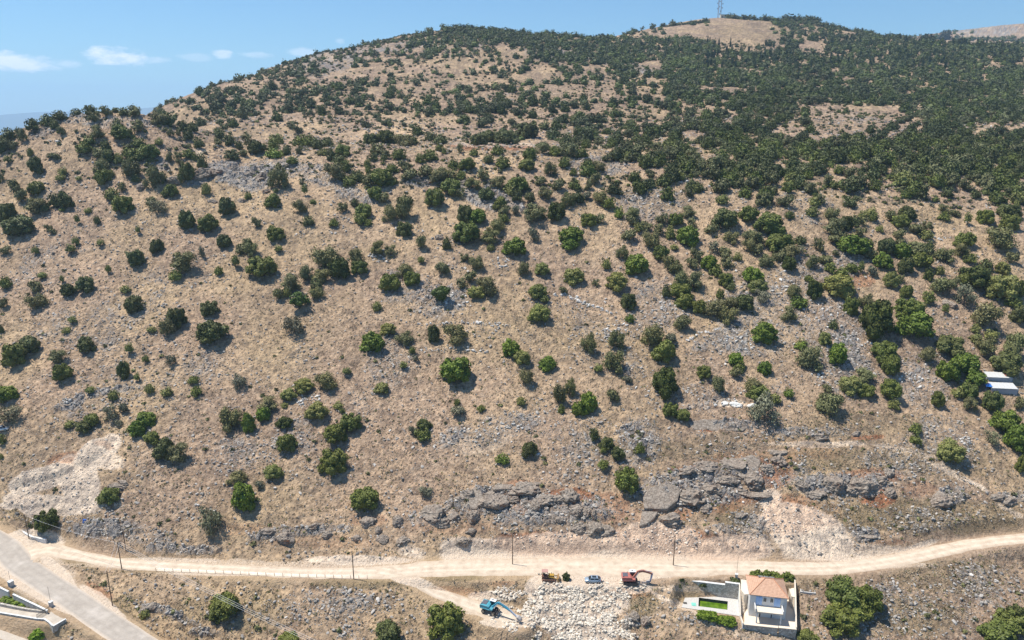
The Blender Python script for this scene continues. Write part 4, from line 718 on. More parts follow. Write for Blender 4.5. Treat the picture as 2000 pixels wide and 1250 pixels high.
# little shrubs between the trees of the far slopes
R2 = np.random.RandomState(5); yy = 330 * (1250 / 330) ** R2.rand(17000); ppp = R2.uniform(-.75, .8, 17000); xx = ppp * yy; zz = GZ(xx, yy); cn = vnoise(xx / 26, yy / 40, 71)
for x_, y_, z_, c_n in zip(xx, yy, zz, cn):
    if c_n < .30 or (345 < y_ < 470 and R2.rand() < .6) or ((x_ / y_ > .12) and (x_ / y_ < .42) and y_ > 1020): continue
    w = R2.uniform(.7, 2.2) * (1 + .0007 * (y_ - 330)); stamp(x_, y_, z_ - .1, w, w * .6, np.array(KIND[('o', 'x', 'o', 'g')[R2.randint(4)]][0]) * R2.uniform(.5, .9), TINY[R2.randint(4)], R2.rand() * 6)
# skyline shrubs on the crests and tall cypresses
for (u0, v0, u1, v1, n, s) in [(640,84,760,80,14,7),(760,76,880,62,22,7),(880,58,1000,64,30,9),(1000,66,1190,76,50,8),(380,176,640,92,40,7),(1295,50,1385,36,24,8),(1420,32,1520,38,26,9),(1530,36,1600,36,30,12),(1600,46,1780,76,50,9),(1150,70,1200,72,8,8)]:
    for i in range(n):
        f_ = (i + R.rand()) / n; u = u0 + (u1 - u0) * f_; v = v0 + (v1 - v0) * f_ + 2
        g = hit([u], [v])[0]; vv_ = v
        while np.isnan(g[0]) and vv_ < v + 40: vv_ += 1.5; g = hit([u], [vv_])[0]
        if np.isnan(g[0]): continue
        k = F / (g[1] * cos(PITCH)); w = s * R.uniform(.7, 1.5) / k
        stamp(g[0], g[1] + R.uniform(-3, 3), g[2] - .3, w, w * R.uniform(.6, .9), np.array(KIND['d'][0]) * R.uniform(.5, .8), protoL[R.randint(6)], R.rand() * 6)
for (u, v, w, h) in [(1845,66,20,14),(1811,68,24,12),(1878,76,16,14),(1176,68,12,9),(905,50,14,8),(921,52,12,8)]:
    g = hit([u], [v + h * .5 + 4])[0]
    if np.isnan(g[0]): continue
    k = F / (g[1] * cos(PITCH)); stamp(g[0], g[1], g[2] - .3, w / k, h / k * 1.15, np.array((.03, .042, .02)), protoM[0], 1)
fmesh = np_mesh('woodland', np.vstack(FV), np.vstack(FQ), M_FOREST, False, {'lc': np.c_[np.vstack(FC), np.ones(off)]})
tag(link('woodland', fmesh), kind='stuff'); bpy.data.objects['woodland']['label'] = 'dense evergreen scrub and woodland covering the upper slopes'
print('forest trees', nst, 'verts', off)
# ------------------------------------------------------------------ roads and paths
def road_mat(name, kind):
    m, nt, b = newmat(name); L = nt.links; geo = N(nt, 'ShaderNodeNewGeometry'); P_ = geo.outputs['Position']
    at = N(nt, 'ShaderNodeAttribute', attribute_name='lc'); sp = N(nt, 'ShaderNodeSeparateColor'); L.new(at.outputs['Color'], sp.inputs[0])
    n1 = noise(nt, .5, 6, .6, P_); n2 = noise(nt, 4, 5, .65, P_); trk = sp.outputs[0]; edge = sp.outputs[1]
    if kind == 'dirt':
        c = ramp(nt, n1, [(.3, (.43, .335, .245)), (.5, (.54, .435, .325)), (.75, (.64, .535, .415))])
        c = mixc(nt, mth(nt, 'MULTIPLY', trk, mth(nt, 'MULTIPLY', n1, .8)), c, (.74, .65, .52)); c = mixc(nt, mth(nt, 'MULTIPLY', edge, n2), c, (.44, .335, .24))
    elif kind == 'asphalt':
        c = ramp(nt, n1, [(.3, (.33, .285, .24)), (.7, (.46, .405, .345))])
        c = mixc(nt, mth(nt, 'MULTIPLY', trk, .35), c, (.30, .265, .225)); c = mixc(nt, mth(nt, 'MULTIPLY', edge, mth(nt, 'ADD', n2, .25)), c, (.62, .50, .38))
        n3 = noise(nt, .12, 4, .6, P_); c = mixc(nt, ramp(nt, n3, [(.55, (0, 0, 0)), (.72, (.7, .7, .7))]), c, (.56, .50, .44))
    else:
        c = ramp(nt, n1, [(.3, (.40, .345, .28)), (.7, (.53, .465, .385))]); c = mixc(nt, mth(nt, 'MULTIPLY', edge, .3), c, (.42, .36, .29))
    c = mixc(nt, 1.0, c, mixc(nt, n2, (.84, .84, .84), (1.13, 1.13, 1.13)), 'MULTIPLY')
    L.new(c, b.inputs['Base Color']); b.inputs['Roughness'].default_value = .9; bump(nt, b, n2, .35, .05); return m
RM = {'dirt_road': road_mat('packed_dirt', 'dirt'), 'asphalt_road': road_mat('worn_asphalt', 'asphalt'), 'driveway': road_mat('pale_concrete', 'conc')}
RM['dirt_track'] = RM['dirt_road']; RM['lower_road'] = RM['driveway']
for ix, nme in enumerate(('lower_road', 'driveway', 'asphalt_road', 'dirt_track', 'dirt_road')):
    r = ROADS[nme]; c = r['c']; w = r['w']; M_ = 15; V = []; A = []; lift = (.0, .004, .020, .008, .012)[ix]
    soft = nme.startswith('dirt')
    for i, p in enumerate(c):
        d = (c[min(i + 1, len(c) - 1)] - c[max(i - 1, 0)]); d.z = 0; d.normalize(); nrm = Vector((d.y, -d.x, 0)); s = i * .6
        ea, eb = [w[i] * (1 + (.16 if soft else .025) * float(fbm(np.array([s + off_]), np.array([off_ * 3.]), 5, 4, 55)[0])) + (.3 if soft else 0) for off_ in (3, 900)]
        for j in range(M_):
            t = j / (M_ - 1) * 2 - 1; h = (ea if t < 0 else eb) * t; q = p + nrm * h
            a = abs(t); z = p.z + lift - (.13 if a > .999 else 0) - .03 * a * a
            if soft: z -= .035 * math.exp(-((a * w[i] - .95) / .35) ** 2) * (1 if w[i] < 6 else .4)
            V.append((q.x, q.y, z)); 
            tr = math.exp(-((abs(h) - .95) / .38) ** 2) if soft else math.exp(-((abs(abs(h) - 1.7) - .8) / .4) ** 2)
            A.append((tr, sstep(.72, 1, a), 0, 1))
    n = len(c); ii = np.arange(n * M_).reshape(n, M_)
    fq = np.stack([ii[:-1, :-1], ii[1:, :-1], ii[1:, 1:], ii[:-1, 1:]], -1).reshape(-1, 4)
    me_ = np_mesh(nme, V, fq, RM[nme], True, {'lc': A}); tag(link(nme, me_), kind='structure')

# ------------------------------------------------------------------ loose stones, rubble and scrub
def scatter_px(n, box, seed):
    R_ = np.random.RandomState(seed); return R_.rand(n) * (box[2] - box[0]) + box[0], R_.rand(n) * (box[3] - box[1]) + box[1]
def rnd_ground(n, seed, y0=146, y1=420, pw=1.0):
    """points spread over the ground itself, denser where it is near"""
    R_ = np.random.RandomState(seed); y = y0 * (y1 / y0) ** (R_.rand(n) ** pw); p = (R_.rand(n) * 2 - 1) * .93
    return p * y, y, R_
def rocks_mesh(name, X, Y, S_, cols, R_, sink=.3, flat=.7, zoff=0):
    n = len(X); base = ICO1
    Zg = GZ(X, Y); rot = R_.rand(n) * 6.283; sc = np.c_[S_ * R_.uniform(.7, 1.3, n), S_ * R_.uniform(.6, 1.1, n), S_ * flat * R_.uniform(.6, 1.2, n)]
    jit = 1 + R_.normal(size=(n, 1, 1)) * 0 + R_.uniform(-.28, .28, (n, len(base), 1))
    v = base[None] * jit; v = np.sign(v) * np.abs(v) ** .8
    v = v * sc[:, None, :]; tl = R_.uniform(-.5, .5, n)[:, None]
    v[..., 2] += v[..., 0] * tl
    c_, s_ = np.cos(rot)[:, None], np.sin(rot)[:, None]
    x = v[..., 0] * c_ - v[..., 1] * s_ + X[:, None]; y = v[..., 0] * s_ + v[..., 1] * c_ + Y[:, None]; z = v[..., 2] + (Zg + sc[:, 2] * (1 - 2 * sink) + zoff)[:, None]
    V = np.stack([x, y, z], -1).reshape(-1, 3); Fc = (ICF1[None] + (np.arange(n) * len(base))[:, None, None]).reshape(-1, 3)
    A = np.c_[np.repeat(cols, len(base), 0), np.ones(len(V))]
    return np_mesh(name, V, Fc, M_STONE, False, {'lc': A})
X, Y, R_ = rnd_ground(520000, 5, 146, 520)
rk = samp(ROCK, X, Y); fl_ = samp(FLAT, X, Y); pa = samp(PALE, X, Y)
k = (R_.rand(len(X)) < np.clip(.06 + rk * .42 + .10 * (rk > .3), 0, 1)) & (fl_ < .2)
X, Y = X[k], Y[k]; n = len(X); S_ = (.10 + .40 * R_.rand(n) ** 5 + .06 * R_.rand(n)) * (1 + .9 * sstep(200, 500, Y))
g_ = R_.uniform(.18, .46, n)[:, None] * np.array([1, .92, .83]); g_ = np.where((R_.rand(n) < .07)[:, None], g_ * 1.5, g_)
tag(link('field_stones', rocks_mesh('field_stones', X, Y, S_, g_, R_)), kind='stuff'); print('stones', n)
# pale quarried rubble
def in_blobs(us, vs, lst):
    m = np.zeros(len(us))
    for (u, v, a, b, s) in lst: m = np.maximum(m, s * (((us - u) / a) ** 2 + ((vs - v) / b) ** 2 < 1))
    return m
us, vs = scatter_px(42000, (930, 1120, 1260, 1260), 8); R_ = np.random.RandomState(9)
wob_ = (vnoise(us / 30, vs / 18, 44) - .5) * 50; m = in_blobs(us + wob_, vs + wob_ * .5, [(1115,1200,95,52,1),(1070,1145,32,30,.8),(1175,1165,60,22,.6),(1145,1245,75,20,1),(1065,1225,30,40,.5),(1200,1215,25,35,.8),(1012,1218,40,26,.5),(990,1163,44,12,.4),(1250,1150,30,10,.3)]); k = R_.rand(len(us)) < m * np.clip(2.3 * vnoise(us / 13, vs / 8, 3) - .75, .03, 1); us, vs = us[k], vs[k]
h = hit(us, vs); ok = ~np.isnan(h[:, 0]); h = h[ok]; n = len(h); S_ = .08 + .36 * R_.rand(n) ** 4.5
g_ = R_.uniform(.44, .80, n)[:, None] * np.array([1, .88, .73])
tag(link('quarry_rubble', rocks_mesh('quarry_rubble', h[:, 0], h[:, 1], S_, g_, R_, .22, .8)), kind='stuff'); print('rubble', n)
us, vs = scatter_px(14000, (0, 860, 1650, 1110), 18); R_ = np.random.RandomState(19)
m = in_blobs(us, vs, [(1540,1012,66,30,1),(1500,975,26,26,.7),(1300,1058,70,26,.9),(85,940,58,16,.8),(160,925,24,34,.6),(200,995,45,10,.8),(60,985,26,22,.7),(1120,1050,120,12,.5),(1000,1065,100,10,.3)]); k = R_.rand(len(us)) < m; us, vs = us[k], vs[k]
h = hit(us, vs); h = h[~np.isnan(h[:, 0])]; n = len(h); S_ = .09 + .26 * R_.rand(n) ** 2.5; g_ = R_.uniform(.5, .8, n)[:, None] * np.array([1, .86, .72])
tag(link('scree', rocks_mesh('scree', h[:, 0], h[:, 1], S_, g_, R_, .25, .7)), kind='stuff')
# white stones lying in loose bands on the slope
us, vs, R_ = [], [], np.random.RandomState(29)
for (u, v, a, b, n) in [(945,850,60,18,60),(1010,835,50,10,30),(1430,790,34,7,34),(1790,738,26,12,46),(1270,760,40,12,26),(1345,765,12,6,10),(600,778,36,10,50),(590,790,20,8,20),(740,500,18,14,50),(870,582,30,16,70),(985,515,24,10,40),(1215,640,30,20,50),(1520,560,40,22,80),(1600,610,60,40,120),(1470,668,60,14,70),(1190,655,12,14,30),(1370,520,20,14,30),(1240,860,40,30,60),(1250,380,60,20,60),(1345,350,50,20,40),(1840,470,14,4,10),(1670,660,60,20,40),(130,786,14,6,20),(1300,600,30,30,50),(1600,740,20,10,24),(1885,870,30,14,40)]:
    us += list(u + R_.normal(size=n) * a * .55); vs += list(v + R_.normal(size=n) * b * .55)
for (u0, v0, u1, v1, n) in [(1080,572,1130,578,40),(1120,580,1200,610,70),(800,632,1000,634,70),(820,684,960,686,60),(1230,905,1000,880,30),(770,445,830,448,20),(1410,640,1340,665,40),(620,395,760,340,20)]:
    f_ = R_.rand(n); us += list(u0 + (u1 - u0) * f_); vs += list(v0 + (v1 - v0) * f_ + R_.normal(size=n) * 1.2 + 2 * np.sin(f_ * 9))
h = hit(us, vs); h = h[~np.isnan(h[:, 0])]; n = len(h); S_ = (.16 + .45 * R_.rand(n) ** 3) * (h[:, 1] / 230) ** .7; g_ = R_.uniform(.36, .72, n)[:, None] * np.array([1, .96, .90])
tag(link('white_stones', rocks_mesh('white_stones', h[:, 0], h[:, 1], S_, g_, R_, .3, .75)), kind='stuff')

def tuft_mesh(name, X, Y, S_, cols, R_, nl=11):
    n = len(X); Zg = GZ(X, Y)
    d = R_.normal(size=(n, nl, 3)); d[..., 2] = np.abs(d[..., 2]) * .8; d /= np.linalg.norm(d, axis=-1, keepdims=True)
    c = d * S_[:, None, None] * R_.uniform(.35, 1, (n, nl, 1)) * np.array([1, 1, .85])
    nr_ = d + R_.normal(size=d.shape) * .5; nr_ /= np.linalg.norm(nr_, axis=-1, keepdims=True)
    t = np.cross(nr_, R_.normal(size=d.shape)); t /= np.linalg.norm(t, axis=-1, keepdims=True); b = np.cross(nr_, t)
    s = (S_[:, None] * R_.uniform(.28, .55, (n, nl)))[..., None]
    q = np.stack([c - t * s, c - b * s * .7, c + t * s, c + b * s * .7], 2)
    q[..., 0] += X[:, None, None]; q[..., 1] += Y[:, None, None]; q[..., 2] += Zg[:, None, None]
    A = np.repeat(cols[:, None] * R_.uniform(.75, 1.25, (n, nl, 1)), 4, 1).reshape(-1, 3)
    V = q.reshape(-1, 3); return np_mesh(name, V, np.arange(len(V)).reshape(-1, 4), M_FOREST, False, {'lc': np.c_[A, np.ones(len(A))]})
X, Y, R_ = rnd_ground(330000, 15, 146, 420)
hb = samp(HERB, X, Y); rk = samp(ROCK, X, Y); fl_ = samp(FLAT, X, Y); pa = samp(PALE, X, Y); cl_ = fbm(X, Y, 12, 3, 71)
k = (R_.rand(len(X)) < np.clip(.20 + hb * .5 + .2 * cl_, .05, 1)) & (fl_ < .7) & (pa < .35 + .3 * R_.rand(len(X)))
X, Y, hb = X[k], Y[k], hb[k]; n = len(X); S_ = (.14 + .40 * R_.rand(n) ** 3) * (1 + .35 * sstep(200, 420, Y))
dry = np.array([.40, .305, .20]); olv = np.array([.20, .18, .085]); gry = np.array([.30, .255, .19]); r_ = R_.rand(n)[:, None]
cols = np.where(r_ < .55 - .35 * hb[:, None], dry, np.where(r_ < .72 + .1 * hb[:, None], gry, olv)) * R_.uniform(.7, 1.25, n)[:, None]
tag(link('dry_grass', tuft_mesh('dry_grass', X, Y, S_, cols, R_)), kind='stuff'); print('tufts', n)
X, Y, R_ = rnd_ground(30000, 25, 146, 480)
hb = samp(HERB, X, Y); rk = samp(ROCK, X, Y); fl_ = samp(FLAT, X, Y); pa = samp(PALE, X, Y)
k = (R_.rand(len(X)) < .035 + .10 * hb + .05 * rk) & (fl_ < .1) & (pa < .3); X, Y = X[k], Y[k]; n = len(X); S_ = .35 + .65 * R_.rand(n) ** 2
cols = np.array([.10, .105, .045]) * R_.uniform(.6, 1.5, (n, 1)) * (1 + R_.uniform(0, .6, (n, 1)) * np.array([1, .8, .7]))
tag(link('low_scrub', tuft_mesh('low_scrub', X, Y, S_, cols, R_, 34)), kind='stuff'); print('scrub', n)

# ------------------------------------------------------------------ boulders and crags
CRAGS = '''1308 1012 42 30 r|1356 968 52 44 r|1388 952 36 30 r|1380 992 22 20 p|1338 926 34 14 r|1362 922 26 12 r|1382 912 50 26 r|1432 904 48 40 s|1470 936 40 34 r|1424 942 42 22 r|1452 962 26 18 r|1486 962 54 18 s|1590 953 42 32 s|1566 948 24 22 r|1626 943 40 38 p|1686 948 54 36 p|1720 938 26 22 p|1736 962 24 20 p|1660 955 24 24 r|1735 922 22 18 r|1838 972 42 34 p|1522 898 30 28 r|1500 915 24 20 r
848 1002 44 40 p|862 1020 26 22 p|884 1010 22 18 p|899 978 20 16 r|917 968 24 20 p|950 960 28 22 s|962 984 54 36 p|924 1010 28 32 p|985 950 40 22 s|1020 955 62 34 r|1045 940 40 20 s|1004 975 20 16 r|1030 985 18 12 r|1050 996 24 22 p|1062 980 44 24 r|1088 972 40 26 r|1114 970 34 34 r|1128 1000 28 26 p|1148 1004 18 24 p|1160 1010 12 20 r|1078 1012 26 18 p|1092 1018 16 14 p|1130 1030 30 24 r|1160 1030 34 30 p|1182 1034 34 22 p|920 1038 20 14 r|905 1055 28 22 p|717 1018 30 26 p|694 1050 18 16 p|740 1034 14 16 p|776 1016 20 22 p|746 1052 22 18 p|784 1054 26 18 p|560 1048 30 34 p|520 1040 30 14 p|640 1042 24 18 p|610 1032 24 16 r
1856 591 22 26 p|856 461 16 13 p|1520 880 34 16 s|1600 850 30 18 p|1672 845 18 12 p|1690 1045 40 20 s|1970 978 30 14 p|1950 972 26 14 p|1240 1206 16 20 p|1262 1210 18 26 p|1222 1220 12 14 p|280 1192 16 14 p|296 1190 20 16 p|228 950 34 14 r|240 942 22 10 r|200 800 16 8 p|132 788 28 10 s|384 343 44 26 p|415 335 36 24 p|455 330 22 18 p|485 335 22 20 p|505 345 26 24 p|340 350 26 22 p|273 360 20 18 p|518 372 20 12 p|470 390 20 14 p|416 388 22 12 p|812 350 26 12 p|838 354 30 14 p|866 356 20 10 p|905 362 18 12 p|1420 515 0 0 p|1885 965 18 10 p|1838 880 24 20 p|1570 700 12 8 p|1470 793 18 10 w|1438 790 22 12 w|1417 789 12 9 w|1446 1005 26 14 r'''
CRAGS = [(float(a), float(b), float(c), float(d), k) for a, b, c, d, k in (e.split() for line in CRAGS.split('\n') for e in line.split('|')) if float(c) > 0]
M_WHITE = stone_mat('white_stone', None)
def crag_mesh(seed, Wm, Dm, Hm, kd):
    R = np.random.RandomState(seed); v, f = ICO_C
    # faceted block: clip a sphere by random planes, then roughen
    pl = R.normal(size=(11, 3)); pl /= np.linalg.norm(pl, axis=1)[:, None]; dist = R.uniform(.58, .9, 11)
    if kd == 's': pl[0] = (0.05, -.35, 1); pl[0] /= np.linalg.norm(pl[0]); dist[0] = .42
    r = np.ones(len(v))
    for n_, d_ in zip(pl, dist): t = v @ n_; r = np.minimum(r, np.where(t > .05, d_ / np.maximum(t, .05), 9))
    o = v * r[:, None]
    s = R.rand() * 50
    nn = fbm(o[:, 0] * 3 + s, o[:, 1] * 3 + o[:, 2] * 2.3, .8, 4, seed) * .09 + fbm(o[:, 2] * 6 + s, o[:, 0] * 1.5 + o[:, 1], .9, 2, seed + 3) * .05
    nn = nn * (2.4 if kd == 'r' else 1.5)
    c1_, c2_, ch_ = cell(o[:, 0] * 2.2 + o[:, 2] * .7 + s, o[:, 1] * 2.2 - o[:, 2] * 1.5, .8, seed)
    saw = np.mod(o[:, 2] * (5 + 3 * R.rand()) + o[:, 0] * R.uniform(-1.5, 1.5) + 2 * nn, 1.0)
    o = o * (1 + nn - .12 * sstep(.10, .0, c2_ - c1_) + .10 * (ch_ - .5) - .07 * saw)[:, None]
    o = o / np.abs(o).max(0) * .5 * np.array([Wm, Dm, Hm])
    return np_mesh('crag', o, f, M_ROCK, False)
ICO_C = ico(4)
CR = []
for i, (u, v, w, h, kd) in enumerate(CRAGS):
    g = hp(u, v + h * .28)
    if math.isnan(g.x): continue
    dep = g.y * cos(PITCH) + (H - g.z) * sin(PITCH); k = F / dep; th = atan2(H - g.z, g.y); Wm = w / k * 1.3
    Dm = (h / k) * (1.5 if kd == 's' else 1.35); Hm = (h / k) * (.75 if kd == 's' else 1.15); Dm = max(Dm, .6 * Wm)
    nm = {'s': 'rock_slab', 'r': 'rock_outcrop', 'p': 'boulder', 'w': 'white_boulder'}[kd]
    me_ = crag_mesh(i * 13 + 5, Wm, Dm, Hm, kd)
    if kd == 'w': me_.materials.clear(); me_.materials.append(paint('white_rock', (.74, .72, .67), .9, var=.2, scale=2))
    o = link(nm, me_); o.location = (g.x, g.y + Dm * .16, g.z - Hm * .02); o.rotation_euler = (radians(-8), 0, radians((i * 37) % 24 - 12))
    if kd != 's': o.rotation_euler.y = radians((i * 53) % 30 - 18)
    CR.append(dict(o=o, u=u, v=v, w=w, h=h, kd=kd, nm=nm))
ap = [unz(u, v, -1.2) for u, v in ((99, 1194), (124, 1187), (147, 1203), (130, 1211), (105, 1225), (91, 1212))]
tag(MB().prism([(p.x, p.y) for p in ap], -1.9, -1.22, 'z').obj('driveway_apron', RM['driveway']), kind='structure')

# broad bare slabs bedded in the slope
def slab(poly, lift, drop, label, wmat=None):
    P = [hp(u, v) for u, v in poly]; A = np.array([(p.x, p.y, 1) for p in P]); zc = np.linalg.lstsq(A, np.array([p.z for p in P]), rcond=None)[0]
    pl_ = [(p.x, p.y) for p in P]; x0, x1 = min(a for a, b in pl_), max(a for a, b in pl_); y0, y1 = min(b for a, b in pl_), max(b for a, b in pl_)
    # outline resampled and roughened, then a fan of rings for the top
    out = []
    for i in range(len(pl_)):
        a, b = Vector(pl_[i]), Vector(pl_[(i + 1) % len(pl_)]); n = max(2, int((b - a).length / .35))
        for k in range(n): out.append(a.lerp(b, k / n))
    c = sum(out, Vector((0, 0))) / len(out); V = []; Fq = []; R_n = 12; n = len(out)
    for r in range(R_n + 1):
        for i, q in enumerate(out):
            s_ = r / R_n; w_ = 1 + .06 * float(fbm(np.array([i * .9]), np.array([poly[0][0] * 1.]), 3, 3, 8)[0]); p = c + (q - c) * s_ * w_
            z = zc[0] * p.x + zc[1] * p.y + zc[2] + lift + .10 * float(fbm(np.array([p.x]), np.array([p.y]), 1.6, 3, 12)[0])
            V.append((p.x, p.y, z - (.12 if r == R_n else 0)))
    for i, q in enumerate(out): p = c + (q - c) * .93; V.append((p.x, p.y + .15, zc[0] * p.x + zc[1] * p.y + zc[2] + lift - drop))
    for r in range(R_n + 1):
        for i in range(n): j = (i + 1) % n; Fq.append((r * n + i, r * n + j, (r + 1) * n + j, (r + 1) * n + i))
    o = link('rock_slab', np_mesh('rock_slab', V, Fq, M_ROCK, False)); tag(o, label, 'rock slab', 'broad bare rock slabs'); return o
slab([(1256, 980), (1268, 964), (1294, 956), (1318, 960), (1330, 970), (1322, 988), (1302, 1003), (1258, 1001)], 1.5, 3.4, 'broadest smooth grey-brown rock slab jutting over a dark hollow above the red excavator')
slab([(1248, 1032), (1254, 1004), (1284, 1006), (1279, 1018), (1262, 1030)], .9, 2.4, 'smaller smooth slab just under the broadest slab above the red excavator')
slab([(1345, 826), (1372, 822), (1440, 826), (1456, 838), (1450, 844), (1390, 842), (1352, 838)], .22, .9, 'long thin pale grey rock slab left of the large sparse brownish tree')
slab([(1436, 902), (1468, 890), (1486, 900), (1478, 930), (1450, 940), (1430, 925)], .5, 1.8, 'upright pale grey slab in the middle of the cliff band above the house')
slab([(1335, 345), (0, 0)][:0] or [(895, 975), (915, 962), (938, 960), (946, 985), (930, 1000), (905, 996)], .5, 1.8, 'pinkish-grey slab beside boulders in the left cliff band')
# ------------------------------------------------------------------ house, pool terrace, walls
M_WALLW = paint('white_render', (.68, .67, .64), .85, var=.06, scale=.6, dirt=(.62, .59, .54))
M_CREAM = paint('cream_paving', (.70, .60, .48), .85, var=.07, scale=1.2)
M_GLASS = paint('dark_glass', (.03, .035, .04), .15, var=.2)
M_BLUE = paint('blue_shutter_paint', (.34, .52, .80), .5, var=.06)
M_CONC = paint('grey_concrete', (.52, .50, .47), .9, var=.14, scale=1.5, dirt=(.40, .37, .33))
M_IRON = paint('dark_iron', (.07, .065, .06), .6)
M_METAL = paint('zinc', (.55, .56, .58), .45, metal=.4, var=.1)
M_WOOD = paint('pole_wood', (.13, .085, .055), .9, var=.25)
def stonewall_mat():
    m, nt, b = newmat('dry_stone'); geo = N(nt, 'ShaderNodeNewGeometry'); v = N(nt, 'ShaderNodeTexVoronoi', Scale=2.4); nt.links.new(geo.outputs['Position'], v.inputs['Vector'])
    e = N(nt, 'ShaderNodeTexVoronoi', Scale=2.4, feature='DISTANCE_TO_EDGE'); nt.links.new(geo.outputs['Position'], e.inputs['Vector'])
    s = N(nt, 'ShaderNodeSeparateColor'); nt.links.new(v.outputs['Color'], s.inputs[0])
    c = ramp(nt, s.outputs[0], [(0, (.36, .32, .27)), (.5, (.50, .46, .40)), (1, (.64, .60, .54))])
    c = mixc(nt, ramp(nt, e.outputs['Distance'], [(.02, (1, 1, 1)), (.07, (0, 0, 0))]), c, (.26, .23, .19))
    nt.links.new(c, b.inputs['Base Color']); b.inputs['Roughness'].default_value = .95; bump(nt, b, mth(nt, 'MINIMUM', e.outputs['Distance'], .1), .9, .3); return m
M_DRY = stonewall_mat()
def tile_mat():
    m, nt, b = newmat('clay_tiles'); tcn = N(nt, 'ShaderNodeTexCoord'); sx = N(nt, 'ShaderNodeSeparateXYZ'); nt.links.new(tcn.outputs['UV'], sx.inputs[0])
    wv = mth(nt, 'SINE', mth(nt, 'MULTIPLY', sx.outputs[0], 2 * pi / .30)); rows = mth(nt, 'FRACT', mth(nt, 'DIVIDE', sx.outputs[1], .40))
    geo = N(nt, 'ShaderNodeNewGeometry'); n = noise(nt, 2.2, 5, .7, geo.outputs['Position'])
    c = ramp(nt, n, [(.3, (.50, .29, .19)), (.55, (.64, .40, .27)), (.8, (.74, .50, .36))]); 
    c = mixc(nt, mth(nt, 'MULTIPLY', mth(nt, 'GREATER_THAN', rows, .86), .45), c, (.30, .15, .09)); c = mixc(nt, mth(nt, 'MULTIPLY', mth(nt, 'LESS_THAN', wv, -.72), .35), c, (.33, .17, .10))
    nt.links.new(c, b.inputs['Base Color']); b.inputs['Roughness'].default_value = .85; bump(nt, b, mth(nt, 'ADD', wv, mth(nt, 'MULTIPLY', rows, -1.0)), .8, .05); return m
M_TILE = tile_mat()
GB = -4.4
ez = 1.8
fl0, fr0, bl0, br0 = [unz(*q, ez) for q in ((1464, 1161), (1541, 1169.3), (1461.6, 1124), (1538, 1131))]
ax = (fr0 - fl0); ax.z = 0; HW = ax.length; ax.normalize(); ay = Vector((-ax.y, ax.x, 0)); HD = ((bl0 - fl0).dot(ay) + (br0 - fr0).dot(ay)) / 2
print('house', HW, HD, math.degrees(atan2(ax.y, ax.x)), 'sun.facade', (-ay).dot(SUNV))
house = empty('house', (fl0.x, fl0.y, GB), atan2(ax.y, ax.x)); HH = ez - GB
tag(house, 'white two-storey house with terracotta hipped roof and blue balcony doors beside the pool', 'house')
ov = .28
MB().box((HW / 2, HD / 2, HH / 2 - .05), (HW - 2 * ov, HD - 2 * ov, HH - .1)).obj('wall', M_WALLW, house)
# hipped roof
rh = 1.75; rx0, rx1, ry = HW * .46, HW * .66, HD * .62
V = [(0, 0, HH), (HW, 0, HH), (HW, HD, HH), (0, HD, HH), (rx0, ry, HH + rh), (rx1, ry, HH + rh)]
rb = bpy.data.meshes.new('roof'); rb.from_pydata(V + [(x, y, z - .16) for x, y, z in V[:4]], [], [(0, 1, 5, 4), (1, 2, 5), (2, 3, 4, 5), (3, 0, 4), (0, 6, 7, 1), (1, 7, 8, 2), (2, 8, 9, 3), (3, 9, 6, 0), (6, 9, 8, 7)])
uv = rb.uv_layers.new(name='UVMap')
for pl in rb.polygons:
    n = pl.normal; side = abs(n.x) > abs(n.y)
    for li in pl.loop_indices:
        c = rb.vertices[rb.loops[li].vertex_index].co; uv.data[li].uv = ((c.y, c.x) if side else (c.x, c.y))
rb.materials.append(M_TILE); roof = link('roof', rb, house)
rc = MB()
for a, b in ((V[0], V[4]), (V[1], V[5]), (V[2], V[5]), (V[3], V[4]), (V[4], V[5])): rc.tube([Vector(a) + Vector((0, 0, .02)), Vector(b) + Vector((0, 0, .04))], .11, 6)
rc.obj('ridge_tiles', paint('ridge_clay', (.50, .24, .14), .85), roof)
for k in range(3):
    x0 = HW * (.36 + .15 * k); MB().box((x0, HD * .80, HH + 1.15), (1.15, 1.9, .07), rx=-radians(25) ).obj('solar_panel', paint('panel_dark', (.12, .15, .2), .25), roof)
def win(x, z, w, h, name='window', mat=None, y=ov):
    f_ = MB().box((x, y - .02, z), (w + .14, .08, h + .14)).obj(name, M_WALLW if mat is None else mat, house)
    return f_
def pane(par, x, z, w, h, mat, y=ov, nm='pane'):
    return MB().box((x, y - .075, z), (w, .04, h)).obj(nm, mat, par)
fx = lambda u_: (u_ - 215) / 665 * HW     # facade position from the enlarged view
for a, b in ((340, 435), (650, 745)):
    x = fx((a + b) / 2); w = fx(b) - fx(a)
    d = win(x, HH - 1.62, w, 2.15, 'balcony_door', M_BLUE); 
    for s in (-1, 1):
        MB().box((x + s * w * .26, ov - .10, HH - 1.62), (w * .46, .05, 2.05)).obj('shutter', M_BLUE, d)
for a, b in ((455, 515), (570, 630)):
    x = fx((a + b) / 2); w = fx(b) - fx(a); f_ = win(x, HH - 1.22, w * .78, 1.05)
    for s in (-1, 1): pane(f_, x + s * w * .2, HH - 1.22, w * .3, .98, M_GLASS)
for a, b, dr in ((358, 405, 0), (412, 436, 1), (610, 632, 1), (640, 700, 0)):
    x = fx((a + b) / 2); w = fx(b) - fx(a); hh = 1.95 if dr else 1.0; zc = 1.0 if dr else 1.5
    f_ = win(x, zc, w * .9, hh, 'ground_door' if dr else 'window'); pane(f_, x, zc, w * .8, hh - .1, M_GLASS)
f_ = MB().box((ov - .03, HD * .42, 1.3 + 1.2), (.08, 1.0, 2.0)).obj('side_door', paint('brown_door', (.16, .10, .07), .6), house)
